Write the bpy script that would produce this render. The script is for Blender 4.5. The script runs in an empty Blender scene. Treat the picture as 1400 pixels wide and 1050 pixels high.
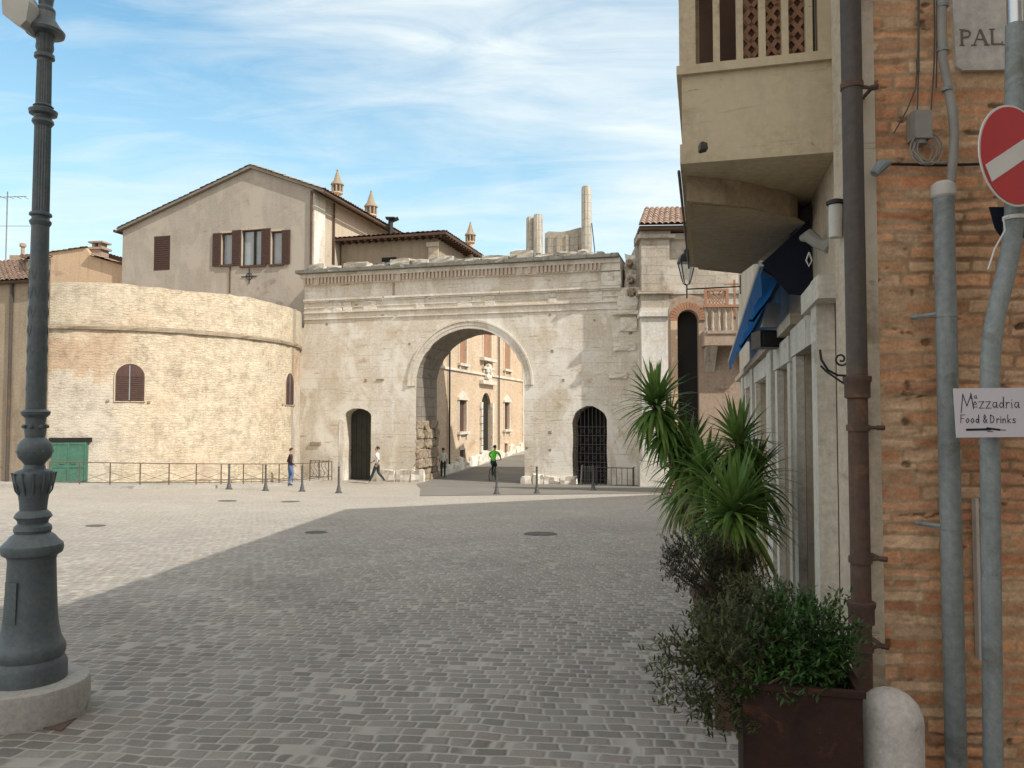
import bpy, math, random
from mathutils import Vector, Matrix
from mathutils.geometry import tessellate_polygon
random.seed(7)
R_ = math.radians
scn = bpy.context.scene
col = scn.collection
F = 1050.0
PITCH = math.atan(42 / 1050)
CAM = Vector((0, 0, 1.6))

def at(px, py, Y):
    u = (px - 700) / F; v = (525 - py) / F
    d = Vector((u, math.cos(PITCH) - v * math.sin(PITCH), math.sin(PITCH) + v * math.cos(PITCH)))
    return CAM + d * (Y / d.y)

def gz(x, y):
    if y < 38: z = -0.0475 * y
    elif y < 41: z = -1.805
    else: z = -1.805 + .03 * (min(y, 70) - 41)
    z += .025 * min(12, max(0, -x - 8))
    return z

# ------------------------------------------------------------------ materials
def newmat(name):
    m = bpy.data.materials.new(name); m.use_nodes = True
    nt = m.node_tree; b = nt.nodes['Principled BSDF']
    return m, nt, b

class NT:
    def __init__(s, nt): s.nt = nt
    def n(s, t, **k):
        x = s.nt.nodes.new(t)
        for a, v in k.items(): setattr(x, a, v)
        return x
    def set(s, sock, v):
        if v is None: return
        if isinstance(v, bpy.types.NodeSocket): s.nt.links.new(v, sock)
        else:
            if isinstance(v, tuple) and len(v) == 3 and sock.type == 'RGBA': v = v + (1,)
            sock.default_value = v
    def math(s, op, a, b=None, clamp=False):
        x = s.n('ShaderNodeMath', operation=op, use_clamp=clamp); s.set(x.inputs[0], a); s.set(x.inputs[1], b); return x.outputs[0]
    def mix(s, f, a, b, mode='MIX'):
        x = s.n('ShaderNodeMix', data_type='RGBA', blend_type=mode)
        s.set(x.inputs[0], f); s.set(x.inputs[6], a); s.set(x.inputs[7], b); return x.outputs[2]
    def map(s, v, sc=(1, 1, 1), rot=(0, 0, 0), loc=(0, 0, 0)):
        x = s.n('ShaderNodeMapping'); s.set(x.inputs[0], v); x.inputs[3].default_value = sc; x.inputs[2].default_value = rot; x.inputs[1].default_value = loc; return x.outputs[0]
    def noise(s, v, scale, detail=5, rough=.6, dist=0):
        x = s.n('ShaderNodeTexNoise'); s.set(x.inputs['Vector'], v); x.inputs['Scale'].default_value = scale
        x.inputs['Detail'].default_value = detail; x.inputs['Roughness'].default_value = rough; x.inputs['Distortion'].default_value = dist
        return x.outputs['Fac']
    def ramp(s, f, stops, interp='LINEAR'):
        x = s.n('ShaderNodeValToRGB'); s.set(x.inputs[0], f); e = x.color_ramp.elements; x.color_ramp.interpolation = interp
        while len(e) < len(stops): e.new(.5)
        for i, (p, c) in enumerate(stops):
            e[i].position = p; e[i].color = (c, c, c, 1) if isinstance(c, (int, float)) else tuple(c) + (1,)
        return x.outputs[0]
    def bump(s, h, strength=.5, dist=.01, normal=None):
        x = s.n('ShaderNodeBump'); s.set(x.inputs['Height'], h); x.inputs['Strength'].default_value = strength
        x.inputs['Distance'].default_value = dist; s.set(x.inputs['Normal'], normal); return x.outputs[0]
    def coord(s, which): return s.n('ShaderNodeTexCoord').outputs[which]

def weathered(name, c1, c2, c3=None, scale=1.2, stretch=(1, 1, 1), bump=.5, bdist=.02, rough=.92, coord='UV',
              streak=.25, fine=28, brick=None, patch=.58, grime=None, spec=.2, fineamt=.22):
    m, nt, b = newmat(name); k = NT(nt); v0 = k.coord(coord)
    v = k.map(v0, stretch)
    big = k.noise(v, scale, 6, .62, .4)
    c = k.mix(k.ramp(big, [(.33, 0), (.67, 1)]), c1, c2)
    h = big
    if brick:
        wob = k.noise(v0, brick.get('wobs', 1.7), 3)
        wv = k.n('ShaderNodeVectorMath', operation='ADD'); k.set(wv.inputs[0], v0)
        cmb = k.n('ShaderNodeCombineXYZ'); k.set(cmb.inputs[0], k.math('MULTIPLY', k.math('SUBTRACT', wob, .5), brick.get('wob', .05)))
        k.set(cmb.inputs[1], k.math('MULTIPLY', k.math('SUBTRACT', wob, .5), brick.get('wob', .05)))
        k.set(wv.inputs[1], cmb.outputs[0])
        bt = k.n('ShaderNodeTexBrick'); k.set(bt.inputs['Vector'], wv.outputs[0]); bt.inputs['Scale'].default_value = 1
        bt.inputs['Brick Width'].default_value = brick['w']; bt.inputs['Row Height'].default_value = brick['h']
        bt.inputs['Mortar Size'].default_value = brick['m']; bt.inputs['Mortar Smooth'].default_value = .4
        bt.inputs['Bias'].default_value = 0; bt.offset = .5; bt.squash = 1
        a1, a2 = brick['tint']
        k.set(bt.inputs['Color1'], a1); k.set(bt.inputs['Color2'], a2); k.set(bt.inputs['Mortar'], (1, 1, 1))
        amt = brick.get('amt', .8)
        if brick.get('fadenoise'):
            amt = k.math('MULTIPLY', k.ramp(k.noise(v0, brick['fadenoise'], 4), [(.36, .12), (.6, 1)]), amt)
        c = k.mix(amt, c, k.mix(1.0, c, bt.outputs['Color'], 'MULTIPLY'))
        mf = k.math('MULTIPLY', bt.outputs['Fac'], amt)
        c = k.mix(mf, c, brick['mc'])
        h = k.math('SUBTRACT', k.math('MULTIPLY', big, .6), mf)
    if c3:
        pn = k.noise(k.map(v0, (stretch[0] * .7, stretch[1] * 1.1, 1), loc=(3.1, 7.7, 1)), scale * 1.7, 6, .7, .6)
        c = k.mix(k.ramp(pn, [(patch, 0), (patch + .08, 1)]), c, c3)
    f = k.noise(v, fine, 6, .72)
    c = k.mix(1.0, c, k.ramp(f, [(.25, 1 - fineamt * 1.5), (.7, 1 + fineamt * .5)]), 'MULTIPLY')
    if streak:
        s = k.noise(k.map(v0, (2.4, .22, 1) if coord == 'UV' else (2.4, 2.4, .22)), 1.6, 5, .7)
        c = k.mix(1.0, c, k.ramp(s, [(.34, 1 - streak * .8), (.52, 1.0)]), 'MULTIPLY')
    if grime:   # dark foot of a wall: z0, z1, amount
        sp = k.n('ShaderNodeSeparateXYZ'); k.set(sp.inputs[0], k.n('ShaderNodeNewGeometry').outputs['Position'])
        zz = k.math('ADD', sp.outputs[2], k.math('MULTIPLY', k.noise(v0, 1.1, 4), .9))
        mr = k.n('ShaderNodeMapRange'); k.set(mr.inputs[0], zz); mr.inputs[1].default_value = grime[0]; mr.inputs[2].default_value = grime[1]
        mr.inputs[3].default_value = 1 - grime[2]; mr.inputs[4].default_value = 1
        c = k.mix(1.0, c, mr.outputs[0], 'MULTIPLY')
    k.set(b.inputs['Base Color'], c); b.inputs['Roughness'].default_value = rough
    b.inputs['Specular IOR Level'].default_value = spec
    hh = k.math('ADD', h, k.math('MULTIPLY', f, .35))
    k.set(b.inputs['Normal'], k.bump(hh, bump, bdist))
    return m

def plain(name, c, rough=.6, metal=0, var=.25, scale=8, bump=.15, spec=.4, coord='Object', bdist=.01):
    m, nt, b = newmat(name); k = NT(nt); v = k.coord(coord)
    f = k.noise(v, scale, 6, .65)
    cc = k.mix(1.0, tuple(c), k.ramp(f, [(.3, 1 - var), (.7, 1 + var * .35)]), 'MULTIPLY')
    k.set(b.inputs['Base Color'], cc); b.inputs['Roughness'].default_value = rough; b.inputs['Metallic'].default_value = metal
    b.inputs['Specular IOR Level'].default_value = spec
    if bump: k.set(b.inputs['Normal'], k.bump(k.noise(v, scale * 5, 5), bump, bdist))
    return m

def leafmat(name, a, bcol, trans=.25):
    m, nt, b = newmat(name); k = NT(nt)
    r = k.n('ShaderNodeNewGeometry').outputs['Random Per Island']
    c = k.mix(r, a, bcol)
    c = k.mix(1.0, c, k.ramp(k.noise(k.coord('Object'), 6, 3), [(.3, .6), (.7, 1.25)]), 'MULTIPLY')
    k.set(b.inputs['Base Color'], c); b.inputs['Roughness'].default_value = .5; b.inputs['Specular IOR Level'].default_value = .3
    t = k.n('ShaderNodeBsdfTranslucent'); k.set(t.inputs[0], c)
    mx = k.n('ShaderNodeMixShader'); mx.inputs[0].default_value = trans
    nt.links.new(b.outputs[0], mx.inputs[1]); nt.links.new(t.outputs[0], mx.inputs[2])
    nt.links.new(mx.outputs[0], nt.nodes['Material Output'].inputs[0])
    return m

def cobble_mat():
    m, nt, b = newmat('setts'); k = NT(nt); v0 = k.map(k.coord('Object'), rot=(0, 0, R_(7)))
    wn = k.n('ShaderNodeTexNoise'); k.set(wn.inputs['Vector'], v0); wn.inputs['Scale'].default_value = 1.3; wn.inputs['Detail'].default_value = 2
    wn2 = k.n('ShaderNodeTexNoise'); k.set(wn2.inputs['Vector'], v0); wn2.inputs['Scale'].default_value = 11; wn2.inputs['Detail'].default_value = 2
    def vm(op, a, bb):
        x = k.n('ShaderNodeVectorMath', operation=op); k.set(x.inputs[0], a)
        if isinstance(bb, (int, float)) and op == 'SCALE': x.inputs[3].default_value = bb
        else: k.set(x.inputs[1], bb)
        return x.outputs[0]
    v = vm('ADD', v0, vm('SCALE', vm('SUBTRACT', wn.outputs['Color'], (.5, .5, .5)), .16))
    v = vm('ADD', v, vm('SCALE', vm('SUBTRACT', wn2.outputs['Color'], (.5, .5, .5)), .026))
    sp = k.n('ShaderNodeSeparateXYZ'); k.set(sp.inputs[0], v)
    H = .113
    yr = k.math('DIVIDE', sp.outputs[1], H); row = k.math('FLOOR', yr); fr = k.math('FRACT', yr)
    dy = k.math('MULTIPLY', k.math('SUBTRACT', .5, k.math('ABSOLUTE', k.math('SUBTRACT', fr, .5))), H)
    cb = k.n('ShaderNodeCombineXYZ')
    k.set(cb.inputs[0], k.math('ADD', k.math('DIVIDE', sp.outputs[0], .145), k.math('MULTIPLY', row, 7.37)))
    k.set(cb.inputs[1], k.math('MULTIPLY', row, 40.0))
    vo = k.n('ShaderNodeTexVoronoi', voronoi_dimensions='2D', feature='DISTANCE_TO_EDGE'); k.set(vo.inputs['Vector'], cb.outputs[0])
    vo.inputs['Scale'].default_value = 1; vo.inputs['Randomness'].default_value = .55
    vc = k.n('ShaderNodeTexVoronoi', voronoi_dimensions='2D', feature='F1'); k.set(vc.inputs['Vector'], cb.outputs[0])
    vc.inputs['Scale'].default_value = 1; vc.inputs['Randomness'].default_value = .55
    dx = k.math('MULTIPLY', vo.outputs['Distance'], .145)
    d = k.math('SMOOTH_MIN', dx, dy); d.node.inputs[2].default_value = .022
    stone = k.ramp(d, [(.0045, 0), (.0115, 1)])
    rnd = k.n('ShaderNodeSeparateXYZ'); k.set(rnd.inputs[0], vc.outputs['Color'])
    cs = k.ramp(rnd.outputs[0], [(0, (.165, .150, .130)), (.35, (.215, .197, .173)), (.7, (.255, .234, .205)), (.88, (.24, .20, .172)), (1, (.31, .287, .252))])
    n1 = k.noise(v0, 60, 5, .7)
    cs = k.mix(1.0, cs, k.ramp(n1, [(.3, .78), (.7, 1.15)]), 'MULTIPLY')
    joint = k.mix(k.noise(v0, 2.2, 5), (.31, .288, .252), (.46, .43, .38))
    wear = k.ramp(k.noise(v0, .8, 5, .65), [(.3, .0), (.75, .3)])
    c = k.mix(stone, joint, cs)
    c = k.mix(wear, c, (.40, .385, .36))
    stain = k.noise(v0, .33, 5, .6, .8)
    c = k.mix(1.0, c, k.ramp(stain, [(.3, .78), (.5, .97), (.7, 1.10)]), 'MULTIPLY')
    st2 = k.noise(k.map(v0, (1, .35, 1), rot=(0, 0, R_(25))), .9, 6, .7, .5)
    c = k.mix(k.ramp(st2, [(.60, 0), (.70, .35)]), c, (.46, .43, .385))
    c = k.mix(k.ramp(k.noise(v0, 1.1, 6, .7, .4), [(.60, 0), (.72, .4)]), c, (.15, .14, .125))
    spots = k.noise(v0, 4.3, 3, .6)
    c = k.mix(k.ramp(spots, [(.70, 0), (.76, .5)]), c, (.15, .14, .13))
    # paler colour towards the far square, brightening the sunlit ground there
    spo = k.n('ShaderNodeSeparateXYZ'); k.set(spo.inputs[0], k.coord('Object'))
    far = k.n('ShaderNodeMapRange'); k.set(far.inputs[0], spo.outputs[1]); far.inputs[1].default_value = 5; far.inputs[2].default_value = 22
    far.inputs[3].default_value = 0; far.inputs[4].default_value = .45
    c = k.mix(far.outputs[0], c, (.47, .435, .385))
    k.set(b.inputs['Base Color'], c); b.inputs['Roughness'].default_value = .85; b.inputs['Specular IOR Level'].default_value = .3
    hgt = k.math('ADD', k.math('MULTIPLY', k.ramp(d, [(.0, 0), (.03, 1)], 'EASE'), 1.0), k.math('MULTIPLY', n1, .25))
    hgt = k.math('ADD', hgt, k.math('MULTIPLY', rnd.outputs[1], .35))
    k.set(b.inputs['Normal'], k.bump(hgt, .5, .014))
    return m

def roofmat(name, a, bb, cc):
    m, nt, b = newmat(name); k = NT(nt); v = k.coord('UV')
    x = k.n('ShaderNodeTexVoronoi', voronoi_dimensions='2D'); k.set(x.inputs['Vector'], k.map(v, (5, 2.6, 1))); x.inputs['Randomness'].default_value = .4
    s = k.n('ShaderNodeSeparateXYZ'); k.set(s.inputs[0], x.outputs['Color'])
    c = k.ramp(s.outputs[0], [(0, a), (.5, bb), (1, cc)])
    c = k.mix(1.0, c, k.ramp(k.noise(v, 3, 6, .7), [(.3, .6), (.7, 1.15)]), 'MULTIPLY')
    c = k.mix(k.ramp(k.noise(v, 1.3, 6, .7), [(.52, 0), (.64, .6)]), c, (.17, .16, .12))
    k.set(b.inputs['Base Color'], c); b.inputs['Roughness'].default_value = .95
    k.set(b.inputs['Normal'], k.bump(k.noise(v, 20), .5, .02))
    return m

M = {}
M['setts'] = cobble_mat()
M['asphalt'] = weathered('asphalt', (.19, .18, .165), (.23, .218, .20), (.27, .255, .23), scale=.5, coord='Object', streak=0, fine=40, bump=.3, bdist=.006)
M['kerb'] = weathered('kerb_stone', (.38, .37, .34), (.46, .44, .41), (.28, .27, .25), scale=1.2, coord='Object', streak=0, fine=18)
M['arch'] = weathered('arch_travertine', (.62, .55, .45), (.77, .73, .66), (.52, .41, .30), scale=.36, streak=.1, fine=9, bump=.7, bdist=.04, patch=.60, fineamt=.2,
                      brick=dict(w=1.25, h=.58, m=.014, tint=((.90, .87, .83), (1.06, 1.05, 1.03)), mc=(.48, .42, .34), amt=.4, fadenoise=.5, wob=.08), grime=(-2.0, 1.2, .22))
M['arch_trim'] = weathered('arch_moulding', (.63, .57, .48), (.76, .71, .63), (.50, .42, .33), scale=1.1, streak=.15, fine=12, bump=.8, bdist=.04)
M['arch_brown'] = weathered('arch_brown_stone', (.30, .23, .165), (.42, .35, .27), (.22, .17, .12), scale=1.0, streak=.15, fine=8, bump=1, bdist=.08)
M['soffit'] = weathered('arch_stone_shaded', (.25, .22, .19), (.33, .30, .26), (.2, .17, .14), scale=.9, streak=.2, fine=8, bump=.9, bdist=.05,
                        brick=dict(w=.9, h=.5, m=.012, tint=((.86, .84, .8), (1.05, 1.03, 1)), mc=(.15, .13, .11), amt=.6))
M['dent'] = weathered('terracotta_frieze', (.58, .46, .36), (.66, .57, .47), (.50, .38, .29), scale=1.2, streak=.25, fine=14)
M['slate'] = weathered('dark_coping', (.17, .17, .155), (.25, .245, .22), (.42, .40, .36), scale=1.2, streak=0, fine=12)
M['tower'] = weathered('tower_rubble_brick', (.67, .59, .455), (.61, .515, .39), (.55, .42, .31), scale=.34, streak=.16, fine=5.5, bump=1, bdist=.06, patch=.61, fineamt=.22,
                       stretch=(1, 1, 1), brick=dict(w=.42, h=.11, m=.02, tint=((.78, .70, .62), (1.12, 1.12, 1.1)), mc=(.56, .50, .40), amt=.22, fadenoise=1.3, wob=.3, wobs=2.6), grime=(-2.2, .6, .12))
def tower_overlay():   # loose horizontal courses and pock marks on the rubble
    m = M['tower']; nt = m.node_tree; k = NT(nt); b = nt.nodes['Principled BSDF']
    src = b.inputs['Base Color'].links[0].from_socket; v = k.coord('UV')
    f = k.noise(k.map(v, (1.3, 5.2, 1)), 1.9, 6, .78, .9)
    c = k.mix(k.ramp(f, [(.62, 0), (.67, .7)]), src, (.40, .28, .19))
    f2 = k.noise(k.map(v, (1.1, 3.6, 1), loc=(9, 4, 0)), 1.7, 6, .75, .9)
    c = k.mix(k.ramp(f2, [(.54, 0), (.62, .8)]), c, (.70, .63, .49))
    b1 = k.noise(k.map(v, (.8, 1.2, 1), loc=(5, 8, 0)), .45, 6, .7, .5)
    c = k.mix(k.ramp(b1, [(.54, 0), (.62, .35)]), c, (.56, .42, .31))
    su = k.n('ShaderNodeSeparateXYZ'); k.set(su.inputs[0], v); wn = k.noise(v, .5, 6, .7)
    def band(sock, lo, hi, flip=False):
        mr = k.n('ShaderNodeMapRange', interpolation_type='SMOOTHSTEP'); k.set(mr.inputs[0], k.math('ADD', sock, k.math('MULTIPLY', k.math('SUBTRACT', wn, .5), 5.0)))
        mr.inputs[1].default_value = lo; mr.inputs[2].default_value = hi; mr.inputs[3].default_value = 1 if flip else 0; mr.inputs[4].default_value = 0 if flip else 1; return mr.outputs[0]
    lft = band(su.outputs[0], 39.6, 41.4, True)
    low = band(su.outputs[1], 2.7, 3.6, True); mid = k.math('MULTIPLY', band(su.outputs[1], 3.0, 3.6), band(su.outputs[1], 4.6, 5.1, True))
    c = k.mix(k.math('MULTIPLY', k.math('MULTIPLY', lft, low), .85), c, k.mix(k.noise(v, 1.4, 6, .7), (.50, .455, .39), (.62, .57, .49)))   # old lime plaster left on the wall
    c = k.mix(k.math('MULTIPLY', k.math('MULTIPLY', lft, mid), .7), c, k.mix(k.noise(k.map(v, (1, 3, 1)), 2.4, 6, .75), (.34, .21, .13), (.60, .46, .34)))   # exposed red brick
    c = k.mix(k.math('MULTIPLY', k.math('MULTIPLY', band(su.outputs[0], 38.5, 41, True), band(su.outputs[1], 5.0, 5.3)), .55), c, (.47, .42, .34))
    b2 = k.noise(k.map(v, (1, 1, 1), loc=(1, 4, 0)), 1.6, 6, .75, .4)
    c = k.mix(1.0, c, k.ramp(b2, [(.34, .72), (.5, 1.0), (.66, 1.1)]), 'MULTIPLY')
    f3 = k.noise(k.map(v, (1.6, 6.5, 1), loc=(3, 2, 0)), 3.2, 5, .7, .4)
    c = k.mix(k.ramp(f3, [(.60, 0), (.64, .7)]), c, (.25, .17, .115))
    k.set(b.inputs['Base Color'], c)
tower_overlay()
M['plaster_grey'] = weathered('grey_render', (.45, .41, .355), (.385, .35, .30), (.30, .26, .22), scale=.24, streak=.1, fine=14, bump=.4, patch=.60)
M['plaster_cream'] = weathered('cream_render', (.62, .53, .42), (.55, .46, .36), (.44, .36, .28), scale=.5, streak=.2, fine=14, bump=.3)
M['plaster_peach'] = weathered('peach_render', (.66, .48, .32), (.60, .44, .31), (.45, .35, .25), scale=.5, streak=.2, fine=14, bump=.3, patch=.6)
M['plaster_brown'] = weathered('brown_render', (.40, .33, .25), (.33, .27, .2), (.28, .22, .16), scale=.6, streak=.25, fine=14, bump=.4)
M['street_brick'] = weathered('street_brick', (.62, .47, .33), (.70, .58, .43), (.5, .36, .25), scale=.5, streak=.1, fine=12,
                              brick=dict(w=.4, h=.12, m=.012, tint=((.86, .8, .75), (1.08, 1.06, 1.04)), mc=(.6, .55, .48), amt=.6))
M['church'] = weathered('church_stone', (.42, .38, .32), (.50, .46, .40), (.33, .28, .22), scale=.5, streak=.2, fine=10, bump=.8, bdist=.04,
                        brick=dict(w=.9, h=.4, m=.012, tint=((.88, .85, .82), (1.05, 1.04, 1.02)), mc=(.3, .26, .21), amt=.5))
M['pier'] = weathered('white_pier_stone', (.66, .64, .60), (.60, .57, .52), (.48, .44, .38), scale=.7, streak=.2, fine=9, bump=.5, patch=.62)
M['redplaster'] = weathered('pink_render', (.46, .36, .29), (.38, .29, .22), (.33, .22, .16), scale=.8, streak=.2, fine=10)
M['terracotta'] = weathered('terracotta', (.44, .25, .16), (.36, .2, .13), (.28, .17, .12), scale=2, coord='Object', streak=0, fine=20)
def arch_overlay(nm, dark, pale, amt=.7, tan=(.55, .44, .31)):
    m = M[nm]; nt = m.node_tree; k = NT(nt); b = nt.nodes['Principled BSDF']
    src = b.inputs['Base Color'].links[0].from_socket; v = k.coord('UV')
    pl = k.noise(k.map(v, (1, .55, 1), loc=(3, 1, 0)), .55, 6, .68, .5)
    c = k.mix(k.ramp(pl, [(.48, 0), (.58, .75)]), src, pale)
    tn = k.noise(k.map(v, (.8, 1.1, 1), loc=(7, 5, 0)), .75, 6, .7, .6)
    c = k.mix(k.ramp(tn, [(.54, 0), (.66, .6)]), c, tan)
    f = k.noise(k.map(v, (.5, 6.5, 1)), 1.5, 6, .75, .6)
    c = k.mix(k.ramp(f, [(.60, 0), (.64, amt)]), c, dark)
    p = k.noise(k.map(v, (1.0, 1.6, 1), loc=(2, 9, 0)), 3.2, 5, .75, .3)
    c = k.mix(k.ramp(p, [(.64, 0), (.68, .7)]), c, dark)
    w_ = k.noise(k.map(v, (1.9, .16, 1), loc=(1, 3, 0)), 1.1, 6, .7, .2)
    c = k.mix(k.ramp(w_, [(.58, 0), (.70, .28)]), c, (.40, .35, .29))
    k.set(b.inputs['Base Color'], c)
arch_overlay('arch', (.27, .20, .135), (.80, .775, .72))
arch_overlay('arch_trim', (.30, .235, .17), (.80, .775, .72), .5)
arch_overlay('pier', (.42, .37, .30), (.72, .71, .68), .4)
arch_overlay('church', (.24, .19, .14), (.58, .55, .49), .6)
arch_overlay('plaster_grey', (.33, .28, .23), (.46, .42, .36), .25, (.34, .295, .245))
def brick_mesh_mat():
    m, nt, b = newmat('weathered_orange_brick'); k = NT(nt); a = k.n('ShaderNodeAttribute', attribute_name='Col')
    v = k.coord('Object'); f = k.noise(v, 70, 6, .75); g = k.noise(v, 14, 5, .7)
    c = k.mix(1.0, a.outputs['Color'], k.ramp(f, [(.28, .74), (.7, 1.14)]), 'MULTIPLY')
    c = k.mix(1.0, c, k.ramp(g, [(.3, .82), (.68, 1.1)]), 'MULTIPLY')
    k.set(b.inputs['Base Color'], c); b.inputs['Roughness'].default_value = .95; b.inputs['Specular IOR Level'].default_value = .12
    k.set(b.inputs['Normal'], k.bump(k.math('ADD', f, g), .6, .004)); return m
M['brickmesh'] = brick_mesh_mat()
def brick_near():
    m, nt, b = newmat('orange_brick'); k = NT(nt); v0 = k.coord('UV')
    wob = k.n('ShaderNodeTexNoise'); k.set(wob.inputs['Vector'], k.map(v0, (1, 1, 1))); wob.inputs['Scale'].default_value = 6; wob.inputs['Detail'].default_value = 4
    s = k.n('ShaderNodeVectorMath', operation='SUBTRACT'); k.set(s.inputs[0], wob.outputs['Color']); k.set(s.inputs[1], (.5, .5, .5))
    q = k.n('ShaderNodeVectorMath', operation='MULTIPLY'); k.set(q.inputs[0], s.outputs[0]); k.set(q.inputs[1], (.03, .026, 0))
    a = k.n('ShaderNodeVectorMath', operation='ADD'); k.set(a.inputs[0], v0); k.set(a.inputs[1], q.outputs[0])
    sp = k.n('ShaderNodeSeparateXYZ'); k.set(sp.inputs[0], a.outputs[0])
    H, W = .066, .30
    yr = k.math('DIVIDE', sp.outputs[1], H); row = k.math('FLOOR', yr); fr = k.math('FRACT', yr)
    dy = k.math('MULTIPLY', k.math('SUBTRACT', .5, k.math('ABSOLUTE', k.math('SUBTRACT', fr, .5))), H)
    cb = k.n('ShaderNodeCombineXYZ'); k.set(cb.inputs[0], k.math('ADD', k.math('DIVIDE', sp.outputs[0], W), k.math('MULTIPLY', row, 5.37)))
    k.set(cb.inputs[1], k.math('MULTIPLY', row, 31.0))
    vo = k.n('ShaderNodeTexVoronoi', voronoi_dimensions='2D', feature='DISTANCE_TO_EDGE'); k.set(vo.inputs['Vector'], cb.outputs[0]); vo.inputs['Scale'].default_value = 1; vo.inputs['Randomness'].default_value = .7
    vc = k.n('ShaderNodeTexVoronoi', voronoi_dimensions='2D'); k.set(vc.inputs['Vector'], cb.outputs[0]); vc.inputs['Scale'].default_value = 1; vc.inputs['Randomness'].default_value = .7
    d = k.math('MINIMUM', k.math('MULTIPLY', vo.outputs['Distance'], W * 1.9), dy)
    rn = k.n('ShaderNodeSeparateXYZ'); k.set(rn.inputs[0], vc.outputs['Color'])
    cs = k.ramp(rn.outputs[0], [(0, (.46, .21, .11)), (.3, (.56, .28, .15)), (.6, (.58, .32, .18)), (.82, (.53, .34, .21)), (1, (.46, .22, .125))])
    band = k.noise(k.map(v0, (.5, 5, 1)), 1.1, 5, .7)
    cs = k.mix(k.ramp(band, [(.42, 0), (.62, .75)]), cs, (.53, .40, .27))
    cs = k.mix(k.ramp(k.noise(k.map(v0, (.6, 4, 1), loc=(4, 2, 0)), 1.4, 5, .7), [(.5, 0), (.66, .6)]), cs, (.50, .27, .15))
    f = k.noise(v0, 46, 6, .75)
    cs = k.mix(1.0, cs, k.ramp(f, [(.28, .72), (.7, 1.15)]), 'MULTIPLY')
    jn = k.noise(v0, 5, 4)
    jw = k.math('MULTIPLY', jn, .008)
    jm = k.math('GREATER_THAN', jw, d)
    jmask = k.n('ShaderNodeMapRange'); k.set(jmask.inputs[0], k.math('SUBTRACT', d, jw)); jmask.inputs[1].default_value = -.003; jmask.inputs[2].default_value = .003; jmask.inputs[3].default_value = 1; jmask.inputs[4].default_value = 0
    mort = k.mix(k.noise(v0, 3, 5), (.36, .20, .12), (.50, .36, .24))
    c = k.mix(k.math('MULTIPLY', jmask.outputs[0], .7), cs, mort)
    hole = k.ramp(k.noise(k.map(v0, (1, 2.4, 1)), 9, 3, .6), [(.70, 0), (.74, 1)])
    c = k.mix(k.math('MULTIPLY', hole, .65), c, (.12, .07, .045))
    k.set(b.inputs['Base Color'], c); b.inputs['Roughness'].default_value = .95; b.inputs['Specular IOR Level'].default_value = .15
    h = k.math('ADD', k.math('MULTIPLY', k.math('SUBTRACT', 1, jmask.outputs[0]), .8), k.math('MULTIPLY', f, .45))
    h = k.math('ADD', h, k.math('MULTIPLY', rn.outputs[1], .5)); h = k.math('SUBTRACT', h, k.math('MULTIPLY', hole, 1.2))
    k.set(b.inputs['Normal'], k.bump(h, .9, .014))
    return m
M['brick'] = brick_near()
M['balcony'] = weathered('balcony_render', (.62, .52, .365), (.55, .455, .315), (.44, .355, .245), scale=1.1, streak=.2, fine=22, bump=.35, bdist=.008, patch=.62)
M['corbel'] = weathered('corbel_render', (.46, .37, .26), (.40, .31, .215), (.32, .25, .17), scale=1.3, streak=.1, fine=22, bump=.3, bdist=.008)
M['shopwall'] = weathered('shop_render', (.60, .51, .40), (.52, .44, .34), (.40, .32, .235), scale=1.1, streak=.3, fine=22, bump=.4, bdist=.008)
arch_overlay('balcony', (.30, .24, .17), (.60, .51, .37), .45, (.50, .43, .31))
arch_overlay('shopwall', (.32, .26, .19), (.60, .53, .43), .5, (.50, .40, .29))
M['shopstone'] = weathered('shop_white_stone', (.70, .66, .58), (.62, .57, .49), (.48, .42, .34), scale=1.3, streak=.3, fine=22, bump=.3, bdist=.006)
M['marble'] = weathered('plaque_marble', (.58, .55, .51), (.66, .63, .60), (.48, .44, .40), scale=2.2, streak=.15, fine=20, bump=.15, bdist=.003, rough=.6)
M['darkpipe'] = weathered('brown_pipe', (.075, .066, .06), (.10, .08, .068), (.15, .085, .055), scale=1.6, coord='Object', streak=.3, fine=24, bump=.25, bdist=.003, rough=.6, spec=.4)
M['rustpipe'] = weathered('rust_pipe', (.14, .085, .065), (.11, .075, .06), (.20, .11, .07), scale=2.5, coord='Object', streak=.3, fine=24, bump=.3, bdist=.003, rough=.7)
M['galv'] = weathered('galvanised', (.24, .27, .275), (.30, .33, .33), (.20, .21, .20), scale=2.5, coord='Object', streak=.35, fine=30, bump=.2, bdist=.002, rough=.55, spec=.45)
M['conduit'] = plain('grey_conduit', (.30, .29, .265), .6, 0, .25, 5)
M['chrome'] = plain('bright_steel', (.6, .62, .63), .25, .9, .1, 5)
M['lamp'] = weathered('lamp_iron', (.088, .115, .128), (.125, .152, .165), (.15, .17, .17), scale=5, coord='Object', streak=.25, fine=40, bump=.3, bdist=.003, rough=.48, spec=.55, patch=.64)
M['iron'] = plain('black_iron', (.03, .032, .034), .55, .2, .3, 20)
M['fence'] = plain('rusty_fence_iron', (.14, .10, .075), .8, 0, .3, 8)
M['bollard_iron'] = plain('bollard_iron', (.09, .09, .088), .6, 0, .3, 20)
M['plinth'] = weathered('plinth_stone', (.47, .45, .42), (.40, .385, .36), (.30, .28, .26), scale=2.5, coord='Object', streak=0, fine=30, bump=.5, bdist=.006)
M['bollstone'] = weathered('bollard_stone', (.60, .57, .54), (.52, .49, .46), (.28, .26, .25), scale=5, coord='Object', streak=.15, fine=40, bump=.8, bdist=.006, patch=.63)
M['shutter'] = plain('brown_shutter', (.095, .052, .042), .7, 0, .3, 6)
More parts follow.
